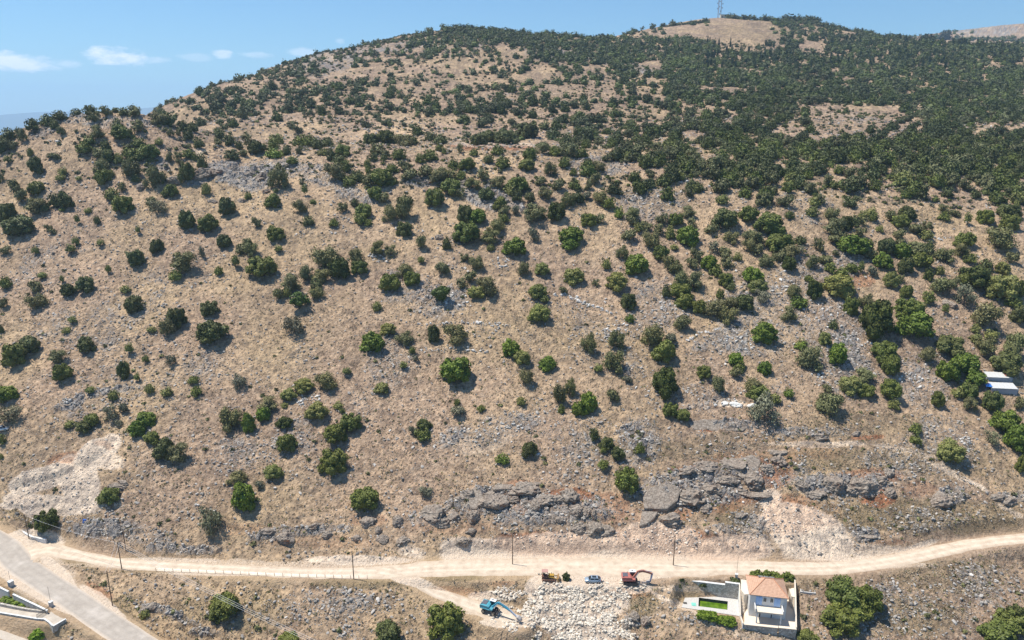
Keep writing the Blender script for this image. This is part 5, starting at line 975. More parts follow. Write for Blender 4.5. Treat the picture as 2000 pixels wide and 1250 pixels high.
bx0, bx1 = fx(308), fx(782); bd = 2.8; bz = HH * .5 + .05
bal = MB().box(((bx0 + bx1) / 2, ov - bd / 2, bz), (bx1 - bx0, bd - .02, .2)).obj('balcony', M_CREAM, house)
MB().box(((bx0 + bx1) / 2, ov - bd + .07, bz + .19), (bx1 - bx0 - .02, .13, .16)).obj('parapet', M_CREAM, bal)
for x in (bx0 + .09, bx1 - .09): MB().box((x, ov - bd / 2 - .1, bz + .55), (.18, bd - .25, .9)).obj('side_parapet', M_WALLW, bal)
for x in (bx0 + .5, bx1 - .5): MB().box((x, ov - bd + .25, bz / 2 - .06), (.3, .3, bz - .14)).obj('pillar', M_WALLW, house)
# terraces and stairs round the house (one thing)
def flat(poly, z0, z1): 
    mb = MB(); pts_ = [unz(u, v, z1) for u, v in poly]; return mb.prism([(p.x, p.y) for p in pts_], z0, z1, 'z')
ter = empty('terrace', tuple(unz(1500, 1215, GB)))
def tp(mb, name, mat, par=None):
    par = par or ter
    o = mb.obj(name, mat, par); o.matrix_parent_inverse = Matrix.Translation(-Vector(ter.location)); return o
tag(ter, 'cream paved terrace on a stone retaining wall wrapping round the white house', 'terrace')
tp(flat([(1453, 1166), (1553, 1172), (1554, 1225), (1454, 1217)], GB - 2.9, GB + .02), 'paving', M_CREAM)
tp(flat([(1453.6, 1219), (1519, 1226), (1519, 1223), (1453.6, 1216)], GB - 3.2, GB + .30), 'retaining_wall', M_DRY)
tp(flat([(1522, 1225.5), (1555, 1229), (1555, 1226), (1522, 1222.5)], GB - 3.2, GB + .30), 'retaining_wall', M_DRY)
tp(flat([(1453, 1219.6), (1520, 1226.6), (1520, 1222.4), (1453, 1215.6)], GB + .305, GB + .42), 'coping', M_CREAM)
tp(flat([(1521, 1226), (1556, 1229.6), (1556, 1225.4), (1521, 1222)], GB + .305, GB + .42), 'coping', M_CREAM)
for a in (1478, 1484, 1498, 1531, 1538):
    c = unz(a, 1219 + (a - 1453) * .107, GB); tp(MB().box((c.x, c.y - .14, GB - 1.2), (.42, .14, .95), atan2(ax.y, ax.x)), 'opening', M_IRON)
tp(flat([(1447, 1130), (1463, 1131.5), (1463, 1160), (1454, 1161), (1447, 1151)], GB, -.3), 'side_landing', M_CREAM)
def stairs(u0, v0, z0, u1, v1, z1, wu, n, nm='stairs'):
    a = unz(u0, v0, z0); b = unz(u1, v1, z1); d = b - a; mb = MB(); dirx = Vector((d.x, d.y, 0)); L_ = dirx.length; dirx.normalize(); rz = atan2(dirx.y, dirx.x)
    for i in range(n):
        z = z0 + (z1 - z0) * (i + .5) / n; c = a + d * ((i + .5) / n); bot = GB - .3
        mb.box((c.x, c.y, (z + bot) / 2), (L_ / n - .012, wu, z - bot), rz)
        mb.box((c.x, c.y, z + .02), (L_ / n * .62, wu + .1, .05), rz)
    return tp(mb, nm, M_CREAM)
stairs(1449, 1151, -.45, 1449.5, 1196, GB + .1, 1.1, 16)
stairs(1551.5, 1165, -1.5, 1553, 1186, GB + .8, .8, 9)
tp(flat([(1540, 1146), (1551, 1147), (1553, 1166), (1546, 1165)], GB, -1.45), 'side_walk', M_CREAM)
def slopewall(u0, v0, z0, u1, v1, z1, th, bot, mat, nm, cap=None, par=None, gzb=None):
    """wall between two plan points; z0 and z1 its top heights"""
    a = unz(u0, v0, z0); b = unz(u1, v1, z1); d = (b - a); d.z = 0; n = Vector((-d.y, d.x, 0)).normalized() * th / 2
    def sec(k, zt, zb, w): 
        nn = n * w; return [(k.x + nn.x, k.y + nn.y, zb), (k.x - nn.x, k.y - nn.y, zb), (k.x - nn.x, k.y - nn.y, zt), (k.x + nn.x, k.y + nn.y, zt)]
    def blk(za, zb_, ba, bb, w): return MB().add(sec(a, za, ba, w) + sec(b, zb_, bb, w), [(0,1,2,3),(7,6,5,4),(0,4,5,1),(1,5,6,2),(2,6,7,3),(3,7,4,0)])
    o = blk(z0, z1, bot, bot, 1); c = blk(z0 + .10, z1 + .10, z0 + .004, z1 + .004, 1.3) if cap else None
    return o, c
for args in ((1552.5, 1133, .2, 1554, 1165, -.8), (1554, 1165, -.8, 1555.2, 1226, GB + .7)):
    o, c = slopewall(*args, .22, GB - 1.5, M_WALLW, '', True); tp(o, 'boundary_wall', M_WALLW); tp(c, 'coping', M_CREAM)
for args in ((1444.5, 1141, .1, 1445, 1165, -1.3), (1445, 1165, -1.3, 1446, 1203, GB + .6), (1446.5, 1204, GB + .5, 1451.5, 1218, GB + .5)):
    o, c = slopewall(*args, .2, GB - 1.5, M_WALLW, '', True); tp(o, 'stair_wall', M_WALLW); tp(c, 'coping', M_CREAM)
# pool terrace
pool = empty('pool_terrace', tuple(unz(1390, 1185, GB)))
tag(pool, 'pale concrete pool terrace with a green-watered sunken rectangular pool', 'swimming pool')
def pp_(mb, name, mat, smooth=False): o = mb.obj(name, mat, pool, smooth); o.matrix_parent_inverse = Matrix.Translation(-Vector(pool.location)); return o
D = [(1342, 1156), (1441, 1169.5), (1450, 1204), (1331, 1186)]; Q = [(1364.8, 1167), (1421.6, 1174.4), (1420.8, 1191), (1364, 1184)]
Dw = [unz(u, v, GB) for u, v in D]; Qw = [unz(u, v, GB) for u, v in Q]
mb = MB()
for i in range(4):
    j = (i + 1) % 4; mb.prism([(p.x, p.y) for p in (Dw[i], Dw[j], Qw[j], Qw[i])], GB - 2.2, GB, 'z')
pp_(mb, 'deck', M_CONC)
pp_(MB().prism([(p.x, p.y) for p in Qw], GB - 2.1, GB - 1.9, 'z'), 'basin', M_CONC)
mb = MB()
for i in range(4):
    a, b = Qw[i], Qw[(i + 1) % 4]; d = b - a; n_ = Vector((-d.y, d.x, 0)).normalized() * .06
    mb.prism([(a.x, a.y), (b.x, b.y), (b.x - n_.x, b.y - n_.y), (a.x - n_.x, a.y - n_.y)], GB - 1.9, GB - .03, 'z')
pp_(mb, 'lining', paint('stained_lining', (.07, .075, .06), .8))
def water_mat():
    m, nt, b = newmat('green_water'); g = N(nt, 'ShaderNodeNewGeometry'); n = noise(nt, .45, 5, .65, g.outputs['Position'])
    c = ramp(nt, n, [(.3, (.035, .075, .008)), (.5, (.09, .17, .012)), (.7, (.19, .27, .03))]); nt.links.new(c, b.inputs['Base Color']); b.inputs['Roughness'].default_value = .12; return m
pp_(MB().prism([(p.x, p.y) for p in Qw], GB - 1.0, GB - .85, 'z'), 'water', water_mat())
c = unz(1355, 1180.5, GB); pp_(MB().box((c.x, c.y, GB + .03), (1.15, 1.25, .06), -.12).box((c.x, c.y, GB + .09), (.7, .8, .07), -.12), 'green_hatch', paint('mint_paint', (.20, .55, .45), .6))
c = unz(1338, 1178, GB); pp_(MB().box((c.x, c.y, GB + .04), (.9, .7, .08), -.12), 'grate', M_IRON)
rw = empty('stone_wall', tuple(unz(1390, 1163, GB))); tag(rw, 'tall grey dry-stone retaining wall with white stepped coping behind the pool', 'wall')
def rp(mb, name, mat): o = mb.obj(name, mat, rw); o.matrix_parent_inverse = Matrix.Translation(-Vector(rw.location)); return o
def vwall(u0, v0, u1, v1, zt, zb, th):
    a = unz(u0, v0, GB); b = unz(u1, v1, GB); d = (b - a); rz = atan2(d.y, d.x); m = (a + b) / 2
    return (m.x, m.y, (zt + zb) / 2), (d.length, th, zt - zb), rz
for (u0, v0, u1, v1, zt) in ((1334, 1156.4, 1350, 1157.5, -1.6), (1350, 1157.5, 1414, 1165.4, -.85), (1414, 1165.4, 1442.5, 1169.2, -.1)):
    c, d, rz = vwall(u0, v0, u1, v1, zt, GB - .6, .5); rp(MB().box(c, d, rz), 'wall_section', M_DRY)
    rp(MB().box((c[0], c[1], zt + .065), (d[0] + .02, .62, .12), rz), 'coping', M_WALLW)
lw = empty('low_wall', tuple(unz(1310, 1158, -3.6))); tag(lw, 'low stone wall slanting down toward the path left of the pool', 'wall')
o, c = slopewall(1334, 1142, -1.9, 1287, 1169, -3.5, .5, -7, None, '', True)
for m_, nm, mt in ((o, 'wall_section', M_DRY), (c, 'coping', M_WALLW)): q = m_.obj(nm, mt, lw); q.matrix_parent_inverse = Matrix.Translation(-Vector(lw.location))
# stone basin right of the house
tk = empty('water_tank', tuple(unz(1580, 1160, -3))); tag(tk, 'open grey concrete basin standing in dry grass right of the house', 'tank')
q4 = [unz(u, v, -1.3) for u, v in ((1565, 1146), (1590, 1149), (1592, 1158), (1564, 1155))]
mb = MB()
for i in range(4):
    a, b = q4[i], q4[(i + 1) % 4]; d = b - a; m = (a + b) / 2; mb.box((m.x, m.y, -3.1), (d.length - .3 if i % 2 else d.length + .3, .3, 3.6), atan2(d.y, d.x))
o = mb.obj('side', M_CONC, tk); o.matrix_parent_inverse = Matrix.Translation(-Vector(tk.location))
o = MB().prism([(p.x, p.y) for p in q4], -4, -2.3, 'z').obj('bottom', paint('basin_dirt', (.30, .24, .17), .95), tk); o.matrix_parent_inverse = Matrix.Translation(-Vector(tk.location))
o, c = slopewall(1556.5, 1155.5, -2.7, 1566, 1156, -2.7, .3, -6, None, '', False); o = o.obj('side', M_CONC, tk); o.matrix_parent_inverse = Matrix.Translation(-Vector(tk.location))

# ---- hedges and planted shrubs
def leafy(name, cx, cy, cz, dims, rz, col, seed, n, leaf, style='low'):
    me_ = crown_mesh('crown_' + name, style, seed, n, leaf); o = link(name, me_); o.location = (cx, cy, cz); o.scale = dims; o.rotation_euler.z = rz; o.color = (*col, 1); return o
hg = unz(1399, 1214, -5.2); o = leafy('hedge', hg.x - 2.3, hg.y, float(GZ(hg.x - 2.3, hg.y)) - .3, (4.8, 2.6, 2.0), -.1, (.15, .21, .02), 5, 1400, .045); tag(o, 'clipped lime-green shrub nearer the pool\'s left corner', 'hedge')
o = leafy('hedge', hg.x + 1.9, hg.y - 1.0, float(GZ(hg.x + 1.9, hg.y - 1)) - .3, (4.5, 2.5, 1.9), -.25, (.14, .20, .02), 6, 1400, .045); tag(o, 'clipped lime-green shrub nearer the house stairs', 'hedge')
HB = [(1478, 'leftmost green shrub in the row behind the house'), (1497, 'second green shrub from left behind the terracotta roof'), (1516, 'third green shrub from left behind the terracotta roof'), (1538, 'rightmost and bushiest green shrub behind the house')]
for i, (u, lb) in enumerate(HB):
    c = unz(u, 1127 + i * 1.6, -.6); o = leafy('garden_shrub', c.x, c.y, -1.0, (3.3, 2.3, 2.0 + .2 * (i == 3)), i, (.13, .16, .03), 20 + i, 900, .05); tag(o, lb, 'shrub', 'shrubs behind the house')
for (u, v, z, w, lb) in ((1372, 1140, -1.5, 2.0, 'small green shrub spilling over the pool\'s stone wall'), (1435, 1137, -.6, 2.6, 'green shrub below the lamp pillar at the house entrance'), (1326, 1140, -2.2, 4.0, 'grey-green shrub where the low wall meets the stone wall')):
    c = unz(u, v, z); o = leafy('garden_shrub', c.x, c.y, z - .7, (w, w * .8, w * .62), u, (.075, .09, .03), int(u), 700, .06); tag(o, lb, 'shrub')

# ---- tin sheds at the right edge
sh0 = hp(1966, 768)
def shed(name, cx, cy, cz, w, d, h, rz, lab, roofmat, patch=None):
    t = empty(name, (cx, cy, cz), rz); tag(t, lab, 'shed', 'tin sheds')
    m_ = MB()
    for i in range(int(w / .5)): m_.box((-w / 2 + .25 + i * .5, -d / 2, h / 2), (.47, .06 + .03 * (i % 2), h))
    m_.box((-w / 2, 0, h / 2), (.08, d, h)).box((w / 2, 0, h / 2), (.08, d, h)).box((0, d / 2, h / 2 + .3), (w, .08, h + .6)); m_.obj('wall', paint('galvanised_sheet', (.42, .45, .50), .5, var=.15, dirt=(.30, .26, .22)), t)
    rr_ = radians(13); r_ = MB(); n_ = int(w / .6)
    for i in range(n_): r_.box((-w / 2 + .3 + i * .6, 0, h + .42 + .02 * (i % 2)), (.585, d + .9, .05), 0, 0, rr_)
    rf = r_.obj('roof', roofmat, t)
    if patch: MB().box((w * .36, .1, h + .50), (w * .28, d * .8, .04), 0, 0, rr_).obj('rusty_sheet', paint('rusty_sheet', (.36, .15, .10), .85, var=.3), rf)
    return t
MR_ = paint('white_tin', (.56, .56, .55), .5, var=.05, dirt=(.60, .58, .55))
k_ = F / (sh0.y * cos(PITCH) + (H - sh0.z) * sin(PITCH))
shed('shed', sh0.x - .4, sh0.y + 1.6, sh0.z - .1, 8.2, 2.8, 2.2, -.13, 'front tin shed with white roof and corrugated grey wall', MR_)
shed('shed', sh0.x + .4, sh0.y + 6.0, sh0.z + 2.1, 8.2, 2.6, 2.2, -.13, 'rear tin shed with white roof rusting red at its right end', MR_, True)
tq = hp(1929, 757); t = MB(); 
t.add([(-1.1, -.8, .8), (1.1, -.9, .7), (1.2, .9, 1.3), (-1, .9, 1.5), (0, 0, 1.35)], [(0, 1, 4), (1, 2, 4), (2, 3, 4), (3, 0, 4)]).box((-1, -.7, .3), (.08, .08, 1)).box((1, -.8, .3), (.08, .08, 1)).box((-1, .8, .5), (.08, .08, 1.9)).box((1.1, .8, .5), (.08, .08, 1.6))
o = t.obj('tarpaulin', paint('blue_tarp', (.03, .16, .52), .5, var=.15)); o.location = tq; tag(o, 'blue tarpaulin stretched beside the left end of the tin sheds', 'tarpaulin')
bl_ = hp(166, 1024); t = MB(); t.box((0, 0, .55), (.9, .25, 1.1), .3, .2).tube([(-.35, 0, -.3), (-.3, 0, .5)], .04, 6).tube([(.35, 0, -.3), (.3, 0, .5)], .04, 6)
o = t.obj('blue_board', paint('blue_board_paint', (.03, .18, .65), .5)); o.location = bl_; tag(o, 'small bright blue board leaning among grey rocks above the road bend', 'board')

# ---- poles
def pole(u, vb, vt, lab, z=None, brace=False, arm=False, rad=.13, group='timber utility poles', mat=None):
    g = unz(u, vb, z) if z is not None else hp(u, vb); dep = g.y * cos(PITCH) + (H - g.z) * sin(PITCH); k = F / dep; h = (vb - vt) / k / cos(atan2(H - g.z, g.y)) 
    t = empty('utility_pole', g, 0); tag(t, lab, 'pole', group)
    MB().tube([(0, 0, -.5), (0, 0, h)], [rad, rad * .75], 10).obj('post', mat or M_WOOD, t)
    if arm: MB().box((0, 0, h - .5), (1.5, .1, .1), .6).obj('cross_arm', M_WOOD, t)
    for s in (-.5, 0, .5) if arm else (0,): MB().tube([(s, s * .68, h - .45 if arm else h - .05), (s, s * .68, h - .2 if arm else h + .15)], .06, 8).obj('insulator', paint('porcelain', (.35, .3, .26), .3), t)
    return t, g, h
P_ = {}
for (k, u, vb, vt, lb, arm) in (('a', 57, 1053, 1008, 'timber pole in front of the curved white roadside wall', 0), ('b', 246, 1075, 1035, 'short pole on the rocks above the dirt road', 0), ('c', 238, 1112, 1062, 'timber pole at the lower edge of the dirt road, left end', 1), ('d', 220, 1183, 1121, 'tall timber pole beside the asphalt road', 1), ('e', 691, 1131, 1081, 'timber pole by the dirt road near the track fork', 0), ('f', 1001, 1100, 1047, 'timber pole above the yellow track loader', 0), ('g', 1315, 1102, 1049, 'timber pole at the foot of the pale scree right of the red excavator', 0)):
    P_[k] = pole(u, vb, vt, lb, z={'e': -.1, 'f': .25, 'g': .25, 'c': -.05}.get(k), arm=bool(arm))
def wires(a, b, lab, sag=1.2, offs=(-.5, 0, .5)):
    mb = MB()
    for s in offs:
        p0 = a + Vector((s, s * .6, 0)); p1 = b + Vector((s, s * .6, 0)); pt = [p0.lerp(p1, t / 14) - Vector((0, 0, sag * 4 * (t / 14) * (1 - t / 14))) for t in range(15)]; mb.tube(pt, .022, 4)
    o = mb.obj('power_line', paint('aluminium_wire', (.7, .7, .7), .4)); tag(o, lab, 'cable', 'overhead power lines'); return o
top = lambda k: P_[k][1] + Vector((0, 0, P_[k][2] - .2))
e0 = unz(720, 1330, 0); wires(top('c'), Vector((e0.x, e0.y, 4)), 'three overhead wires running from the roadside pole down to the lower right')
wires(top('a'), top('c'), 'overhead wires between the wall pole and the dirt road pole', .8, (0,)); wires(top('d'), top('c'), 'overhead wires joining the two poles beside the asphalt road bend', .5, (-.4, .4))
# lamp pillars
def pillar(u, v, z, lab, hh=1.5, ph=4.2, w=.75):
    g = unz(u, v, z); t = empty('gate_pillar', g, -.4); tag(t, lab, 'pillar', 'stone pillars with thin masts')
    MB().box((0, 0, hh / 2 - .2), (w, w, hh + .4)).obj('shaft', M_CONC, t); MB().box((0, 0, hh + .05), (w + .14, w + .14, .09)).obj('cap', M_WALLW, t); MB().tube([(0, 0, hh + .1), (0, 0, hh + ph)], .035, 6).obj('mast', M_IRON, t)
pillar(101, 1187, -1.4, 'grey pillar with thin mast beside the iron gate', 1.7); pillar(23, 1148, -1.0, 'grey pillar with thin mast on the roadside garden wall', 1.9, 3, 1.0); pillar(1438, 1130, -.3, 'white-topped pillar with thin mast at the house entrance', 1.3, 5.2, .6)
# ---- walls at the lower left
def wallline(name, pts_, th, hgt_, lab, mat, capmat, below=1.2):
    t = empty(name, unz(*pts_[len(pts_) // 2])); tag(t, lab, 'wall', 'garden walls at the lower left')
    w = MB(); c = MB()
    P4 = [unz(*p) for p in pts_]; rows = []
    for i, p in enumerate(P4):
        d = (P4[min(i + 1, len(P4) - 1)] - P4[max(0, i - 1)]); d.z = 0; d.normalize(); n = Vector((-d.y, d.x, 0)); rows.append((p, n))
    for mb_, a, b, k in ((w, -below, hgt_, .5), (c, hgt_ + .004, hgt_ + .11, .62)):
        vs = []; fs = []
        for p, n in rows:
            for s, z in ((1, a), (-1, a), (-1, b), (1, b)): q = p + n * s * th * k; vs.append((q.x, q.y, p.z + z))
        for i in range(len(rows) - 1):
            o_ = i * 4
            for j in range(4): fs.append((o_ + j, o_ + (j + 1) % 4, o_ + 4 + (j + 1) % 4, o_ + 4 + j))
        fs += [(0, 1, 2, 3), tuple(len(rows) * 4 - 1 - j for j in range(4))]; mb_.add(vs, fs)
    for mb_, nm, mt in ((w, 'wall_body', mat), (c, 'coping', capmat)):
        o = mb_.obj(nm, mt, t); o.matrix_parent_inverse = Matrix.Translation(-Vector(t.location))
    return t
wallline('boundary_wall', [(-30, 972, 1.3), (0, 995, 1.0), (14, 1008, .7), (28, 1022, .5), (42, 1037, .3), (50, 1046, .2), (62, 1053, .15), (78, 1057, .15), (91, 1059, .2)], .45, .9, 'white roadside wall curving round the bend above the asphalt', M_WALLW, M_WALLW)
wallline('boundary_wall', [(-30, 1135, -.7), (0, 1154, -.9), (18, 1163, -1.0)], .35, 1.1, 'short stretch of garden wall left of the mast pillar', M_CONC, M_WALLW, 2)
wallline('boundary_wall', [(27, 1168, -1.1), (50, 1179, -1.2), (70, 1188.5, -1.35), (94, 1200, -1.6)], .35, 1.1, 'long white-capped garden wall from mast pillar to iron gate', M_DRY, M_WALLW, 2)
wallline('boundary_wall', [(-40, 1176, -2.6), (0, 1181, -2.3), (30, 1187.5, -2.0), (60, 1193, -1.7), (84, 1195.5, -1.5)], .4, .35, 'rough stone edging with green plants above the driveway', M_DRY, M_DRY, 1)
wallline('boundary_wall', [(-40, 1195, -3.0), (0, 1200, -2.6), (36, 1206, -2.1), (72, 1212, -1.7), (88, 1213, -1.5), (97, 1219, -1.5), (104, 1226, -1.5)], .3, .55, 'white-topped wall along the lower edge of the driveway', M_DRY, M_WALLW, 1.4)
wallline('boundary_wall', [(104, 1226.5, -1.5), (117, 1219, -1.3), (129, 1212, -1.1)], .3, .45, 'short angled wall at the mouth of the driveway', M_DRY, M_WALLW, 1.2)
ga = unz(73, 1211.5, -1.7); gb = unz(97, 1194, -1.5); d = gb - ga; gt = empty('iron_gate', ga, atan2(d.y, d.x)); tag(gt, 'dark openwork iron gate closing the driveway', 'gate'); L_ = math.hypot(d.x, d.y)
MB().tube([(0, 0, .15), (L_, 0, .15)], .05, 6).tube([(0, 0, 1.5), (L_, 0, 1.5)], .05, 6).tube([(0, 0, .8), (L_, 0, .8)], .04, 6).obj('rail', M_IRON, gt)
for i in range(16): MB().tube([(L_ * i / 15, 0, .1), (L_ * i / 15, 0, 1.6)], .035, 5).obj('bar', M_IRON, gt)
for i, (u, v, w) in enumerate(((12, 1171, 3), (26, 1175, 3), (38, 1178, 2.8), (50, 1181, 3), (70, 1184, 3))):
    c = unz(u, v, -1.9); o = leafy('garden_shrub', c.x, c.y, -2.3, (w, 1.6, 1.0), .3, (.17, .23, .03), 40 + i, 500, .07); tag(o, ['leftmost', 'second', 'third', 'fourth', 'rightmost'][i] + ' lime-green shrub along the driveway\'s stone edging, counting from left', 'shrub', 'shrubs along the driveway')
c = unz(76, 1240, -3.6); o = leafy('garden_shrub', c.x, c.y, -4.4, (3.8, 2.6, 2), .8, (.16, .25, .02), 60, 700, .06); tag(o, 'bright lime bush on its own near the bottom left corner', 'shrub')
# wire fence along the road's lower edge
fn = empty('wire_fence', unz(450, 1120, -.1)); tag(fn, 'thin wire fence on small posts below the dirt road', 'fence'); fpt = []
for i in range(26):
    u = 305 + i * 16.5; g = unz(u, np.interp(u, [305, 450, 560, 700], [1116, 1122, 1127, 1131]), -.15); fpt.append(g)
    o = MB().tube([(g.x, g.y, -.6), (g.x, g.y, .95)], .045, 5).obj('post', M_WOOD, fn); o.matrix_parent_inverse = Matrix.Translation(-Vector(fn.location))
mb = MB()
for z in (.3, .6, .85): mb.tube([(g.x, g.y, z - .1) for g in fpt], .012, 3)
o = mb.obj('wire', M_METAL, fn); o.matrix_parent_inverse = Matrix.Translation(-Vector(fn.location))
# masts on the far summit
def mast(u, v, hh, w, lab, dishes):
    g = hp(u, v + 4); t = empty('radio_mast', g); tag(t, lab, 'mast', 'lattice masts on the summit'); m_ = MB()
    for i in range(3):
        a = i * 2.094; m_.tube([(cos(a) * w, sin(a) * w, -2), (cos(a) * w * .6, sin(a) * w * .6, hh)], .16, 5)
    n_ = int(hh / 2.2)
    for k in range(n_):
        z0, z1 = hh * k / n_, hh * (k + 1) / n_; f0 = w * (1 - .4 * z0 / hh); f1 = w * (1 - .4 * z1 / hh)
        for i in range(3): a, b = i * 2.094, (i + 1) * 2.094; m_.tube([(cos(a) * f0, sin(a) * f0, z0), (cos(b) * f1, sin(b) * f1, z1)], .09, 4)
    m_.obj('lattice', paint('mast_steel', (.32, .22, .22), .6), t)
    for (z, s) in dishes: MB().tube([(s, -1.0, z), (s, -.5, z)], [1.0, .8], 12).obj('dish', paint('dish_grey', (.30, .32, .36), .5), t)
mast(1402.5, 27, 40, 1.15, 'taller left lattice radio mast on the grassy summit', [(14, -1.6), (17, 1.2), (22, -2.2), (25, 1.4), (34, .8), (6, 1.6)])
mast(1407.5, 27, 33, .75, 'thinner right lattice radio mast on the grassy summit', [(15, 1.4), (21, 2), (10, -.8)])
g = hp(1411, 33); t = empty('hut', g); tag(t, 'small pale cabin beside the radio masts on the summit', 'hut'); MB().box((0, 0, 2.2), (7, 6, 5)).obj('wall', paint('pale_hut', (.62, .58, .46), .85), t); MB().box((0, 0, 4.85), (7.6, 6.6, .3)).obj('roof', M_CONC, t); MB().box((-1, -3.04, 1.4), (1, .1, 2.4)).obj('door', M_IRON, t)
# ------------------------------------------------------------------ machines and cars
M_RUB = paint('tyre_rubber', (.035, .033, .03), .85, dirt=(.14, .11, .08)); M_DK = paint('grimy_steel', (.075, .065, .06), .7, var=.3)
def wheel(par, x, y, r, w, rimmat):
    t = MB().tube([(0, -w / 2, 0), (0, -w * .4, 0), (0, w * .4, 0), (0, w / 2, 0)], [r * .88, r, r, r * .88], 20).obj('wheel', M_RUB, par, True); t.location = (x, y, r)
    MB().tube([(0, -w / 2 - .02, 0), (0, w / 2 + .02, 0)], r * .52, 14).obj('rim', rimmat, t); return t
def seg(a, b, wa, wb, wy):
    """box girder from a to b in the x-z plane"""
    a = Vector((a[0], 0, a[1])); b = Vector((b[0], 0, b[1])); d = (b - a).normalized(); n = Vector((-d.z, 0, d.x)); vs = []
    for p, w in ((a, wa), (b, wb)):
        for s, y in ((-1, -1), (-1, 1), (1, 1), (1, -1)): vs.append(p + n * s * w / 2 + Vector((0, y * wy / 2, 0)))
    return vs, [(0,1,2,3),(7,6,5,4),(0,4,5,1),(1,5,6,2),(2,6,7,3),(3,7,4,0)]
def excavator(g, rz, col, lab, wheels, boom, stick, tool, cabcol, boomcol, stickcol):
    t = empty('excavator', g, rz); tag(t, lab, 'excavator', 'excavators'); P1 = paint('body_paint_' + lab[:4], col, .45, var=.12, dirt=tuple(c * .5 + .20 for c in col), scale=2.6)
    if wheels:
        MB().box((0, 0, .75), (3.6, 1.0, .4)).box((0, 0, 1.0), (1.6, 1.6, .4)).obj('chassis', M_DK, t, bevel=.04)
        for x in (-1.35, 1.35):
            for y in (-1.02, 1.02): wheel(t, x, y, .52, .5, paint('tan_rim', (.42, .36, .28), .7))
        MB().box((2.15, 0, .5), (.16, 2.3, .6), ry=.2).box((1.8, -.5, .6), (.7, .12, .14)).box((1.8, .5, .6), (.7, .12, .14)).obj('dozer_blade', M_DK, t)
    else:
        for y in (-.98, .98):
            pl = [(-1.75, .12), (-1.5, 0), (1.5, 0), (1.8, .14), (1.95, .45), (1.75, .78), (1.5, .86), (-1.5, .86), (-1.8, .75), (-1.95, .45)]
            tr = MB().prism(pl, y - .27, y + .27).obj('track', M_DK, t, bevel=.03)
            mb = MB()
            for k in range(12): mb.box((-1.6 + k * .29, y, .89), (.09, .56, .06))
            mb.obj('shoe', M_DK, tr)
            for x in (-1.45, -.75, 0, .75, 1.45): MB().tube([(x, y - .3, .42), (x, y + .3, .42)], .26, 10).obj('roller', M_DK, tr)
        MB().box((0, 0, .8), (1.8, 1.3, .5)).obj('chassis', M_DK, t)
    MB().tube([(0, 0, 1.0), (0, 0, 1.28)], .72, 18).obj('turntable', M_DK, t)
    b = MB().prism([(-2.25, 1.42), (-2.05, 1.28), (1.05, 1.28), (1.15, 1.5), (1.15, 1.75), (.2, 1.8), (.2, 2.2), (-.3, 2.35), (-2.1, 2.35), (-2.3, 2.1)], -1.2, 1.2).obj('body', P1, t, bevel=.06)
    MB().box((-1.35, 0.1, 2.39), (1.25, 1.5, .08)).box((-1.9, -.7, 2.42), (.3, .3, .16)).obj('engine_cover', paint('dark_cover', (.10, .10, .12), .6), b)
    MB().box((-.8, .0, 1.5), (2.3, 2.46, .14)).obj('stripe', paint('stripe_' + lab[:4], tuple(min(1, c * 1.9 + .08) for c in col), .5), b)
    MB().tube([(-.8, .7, 2.35), (-.8, .7, 2.9)], .06, 8).obj('exhaust', M_DK, b)
    c = MB().prism([(-.15, 1.3), (1.3, 1.3), (1.45, 1.9), (1.25, 2.95), (-.15, 2.95)], .38, 1.22).obj('cab', paint('cab_frame_' + lab[:3], cabcol, .5), t, bevel=.05)
    MB().box((.55, .37, 2.35), (1.2, .05, .85)).box((1.36, .8, 2.35), (.05, .68, .85), ry=-.18).box((.55, 1.24, 2.35), (1.2, .05, .85)).obj('glass', M_GLASS, c)
    MB().box((.55, .8, 3.0), (1.55, .98, .12)).obj('cab_roof', paint('white_roof_paint', (.80, .79, .76), .5, var=.05), c, bevel=.03)
    MB().box((.45, .8, 3.08), (.4, .35, .05)).obj('hatch', M_GLASS, c)
    P2 = paint('boom_' + lab[:4], boomcol, .5, var=.15, dirt=tuple(x * .5 + .1 for x in boomcol)); P3 = paint('stick_' + lab[:4], stickcol, .5, var=.2)
    mb = MB(); wd = np.interp(range(len(boom)), [0, 1, len(boom) - 1], [.45, .62, .36])
    for i in range(len(boom) - 1): mb.add(*seg(boom[i], boom[i + 1], wd[i], wd[i + 1], .42))
    bm_ = mb.obj('boom', P2, t); bm_.location.y = -.12
    m1 = boom[1]; MB().tube([(.95, .2, 1.45), (m1[0], .2, m1[1] - .1)], .09, 8).tube([(.95, -.4, 1.45), (m1[0], -.4, m1[1] - .1)], .09, 8).obj('lift_cylinder', M_METAL, bm_)
    MB().tube([(boom[1][0] + .3, 0, boom[1][1] + .45), (stick[0][0] - .1, 0, stick[0][1] + .5)], .08, 8).obj('stick_cylinder', M_METAL, bm_)
    s_ = MB().add(*seg(stick[0], stick[1], .5, .28, .32)).obj('stick', P3, t); s_.location.y = -.12
    x, z = stick[1]
    if tool == 'bucket':
        MB().prism([(x - .2, z + .25), (x + .35, z + .35), (x + .95, z - .05), (x + 1.0, z - .55), (x + .6, z - .95), (x + .25, z - .6), (x + .1, z - .2)], -.65, .45).obj('bucket', paint('worn_bucket', (.38, .35, .33), .6, var=.2), t, bevel=.03)
    else:
        MB().box((x - .05, -.12, z - .1), (.3, .4, .5)).prism([(x - .1, z - .1), (x - .1, z - .55), (x - .6, z - .75), (x - 1.1, z - .62), (x - 1.0, z - .2)], -.5, .3).box((x - 1.6, -.1, z - .62), (1.4, .3, .22)).obj('bucket', paint('worn_bucket', (.38, .35, .33), .6, var=.2), t)
    return t
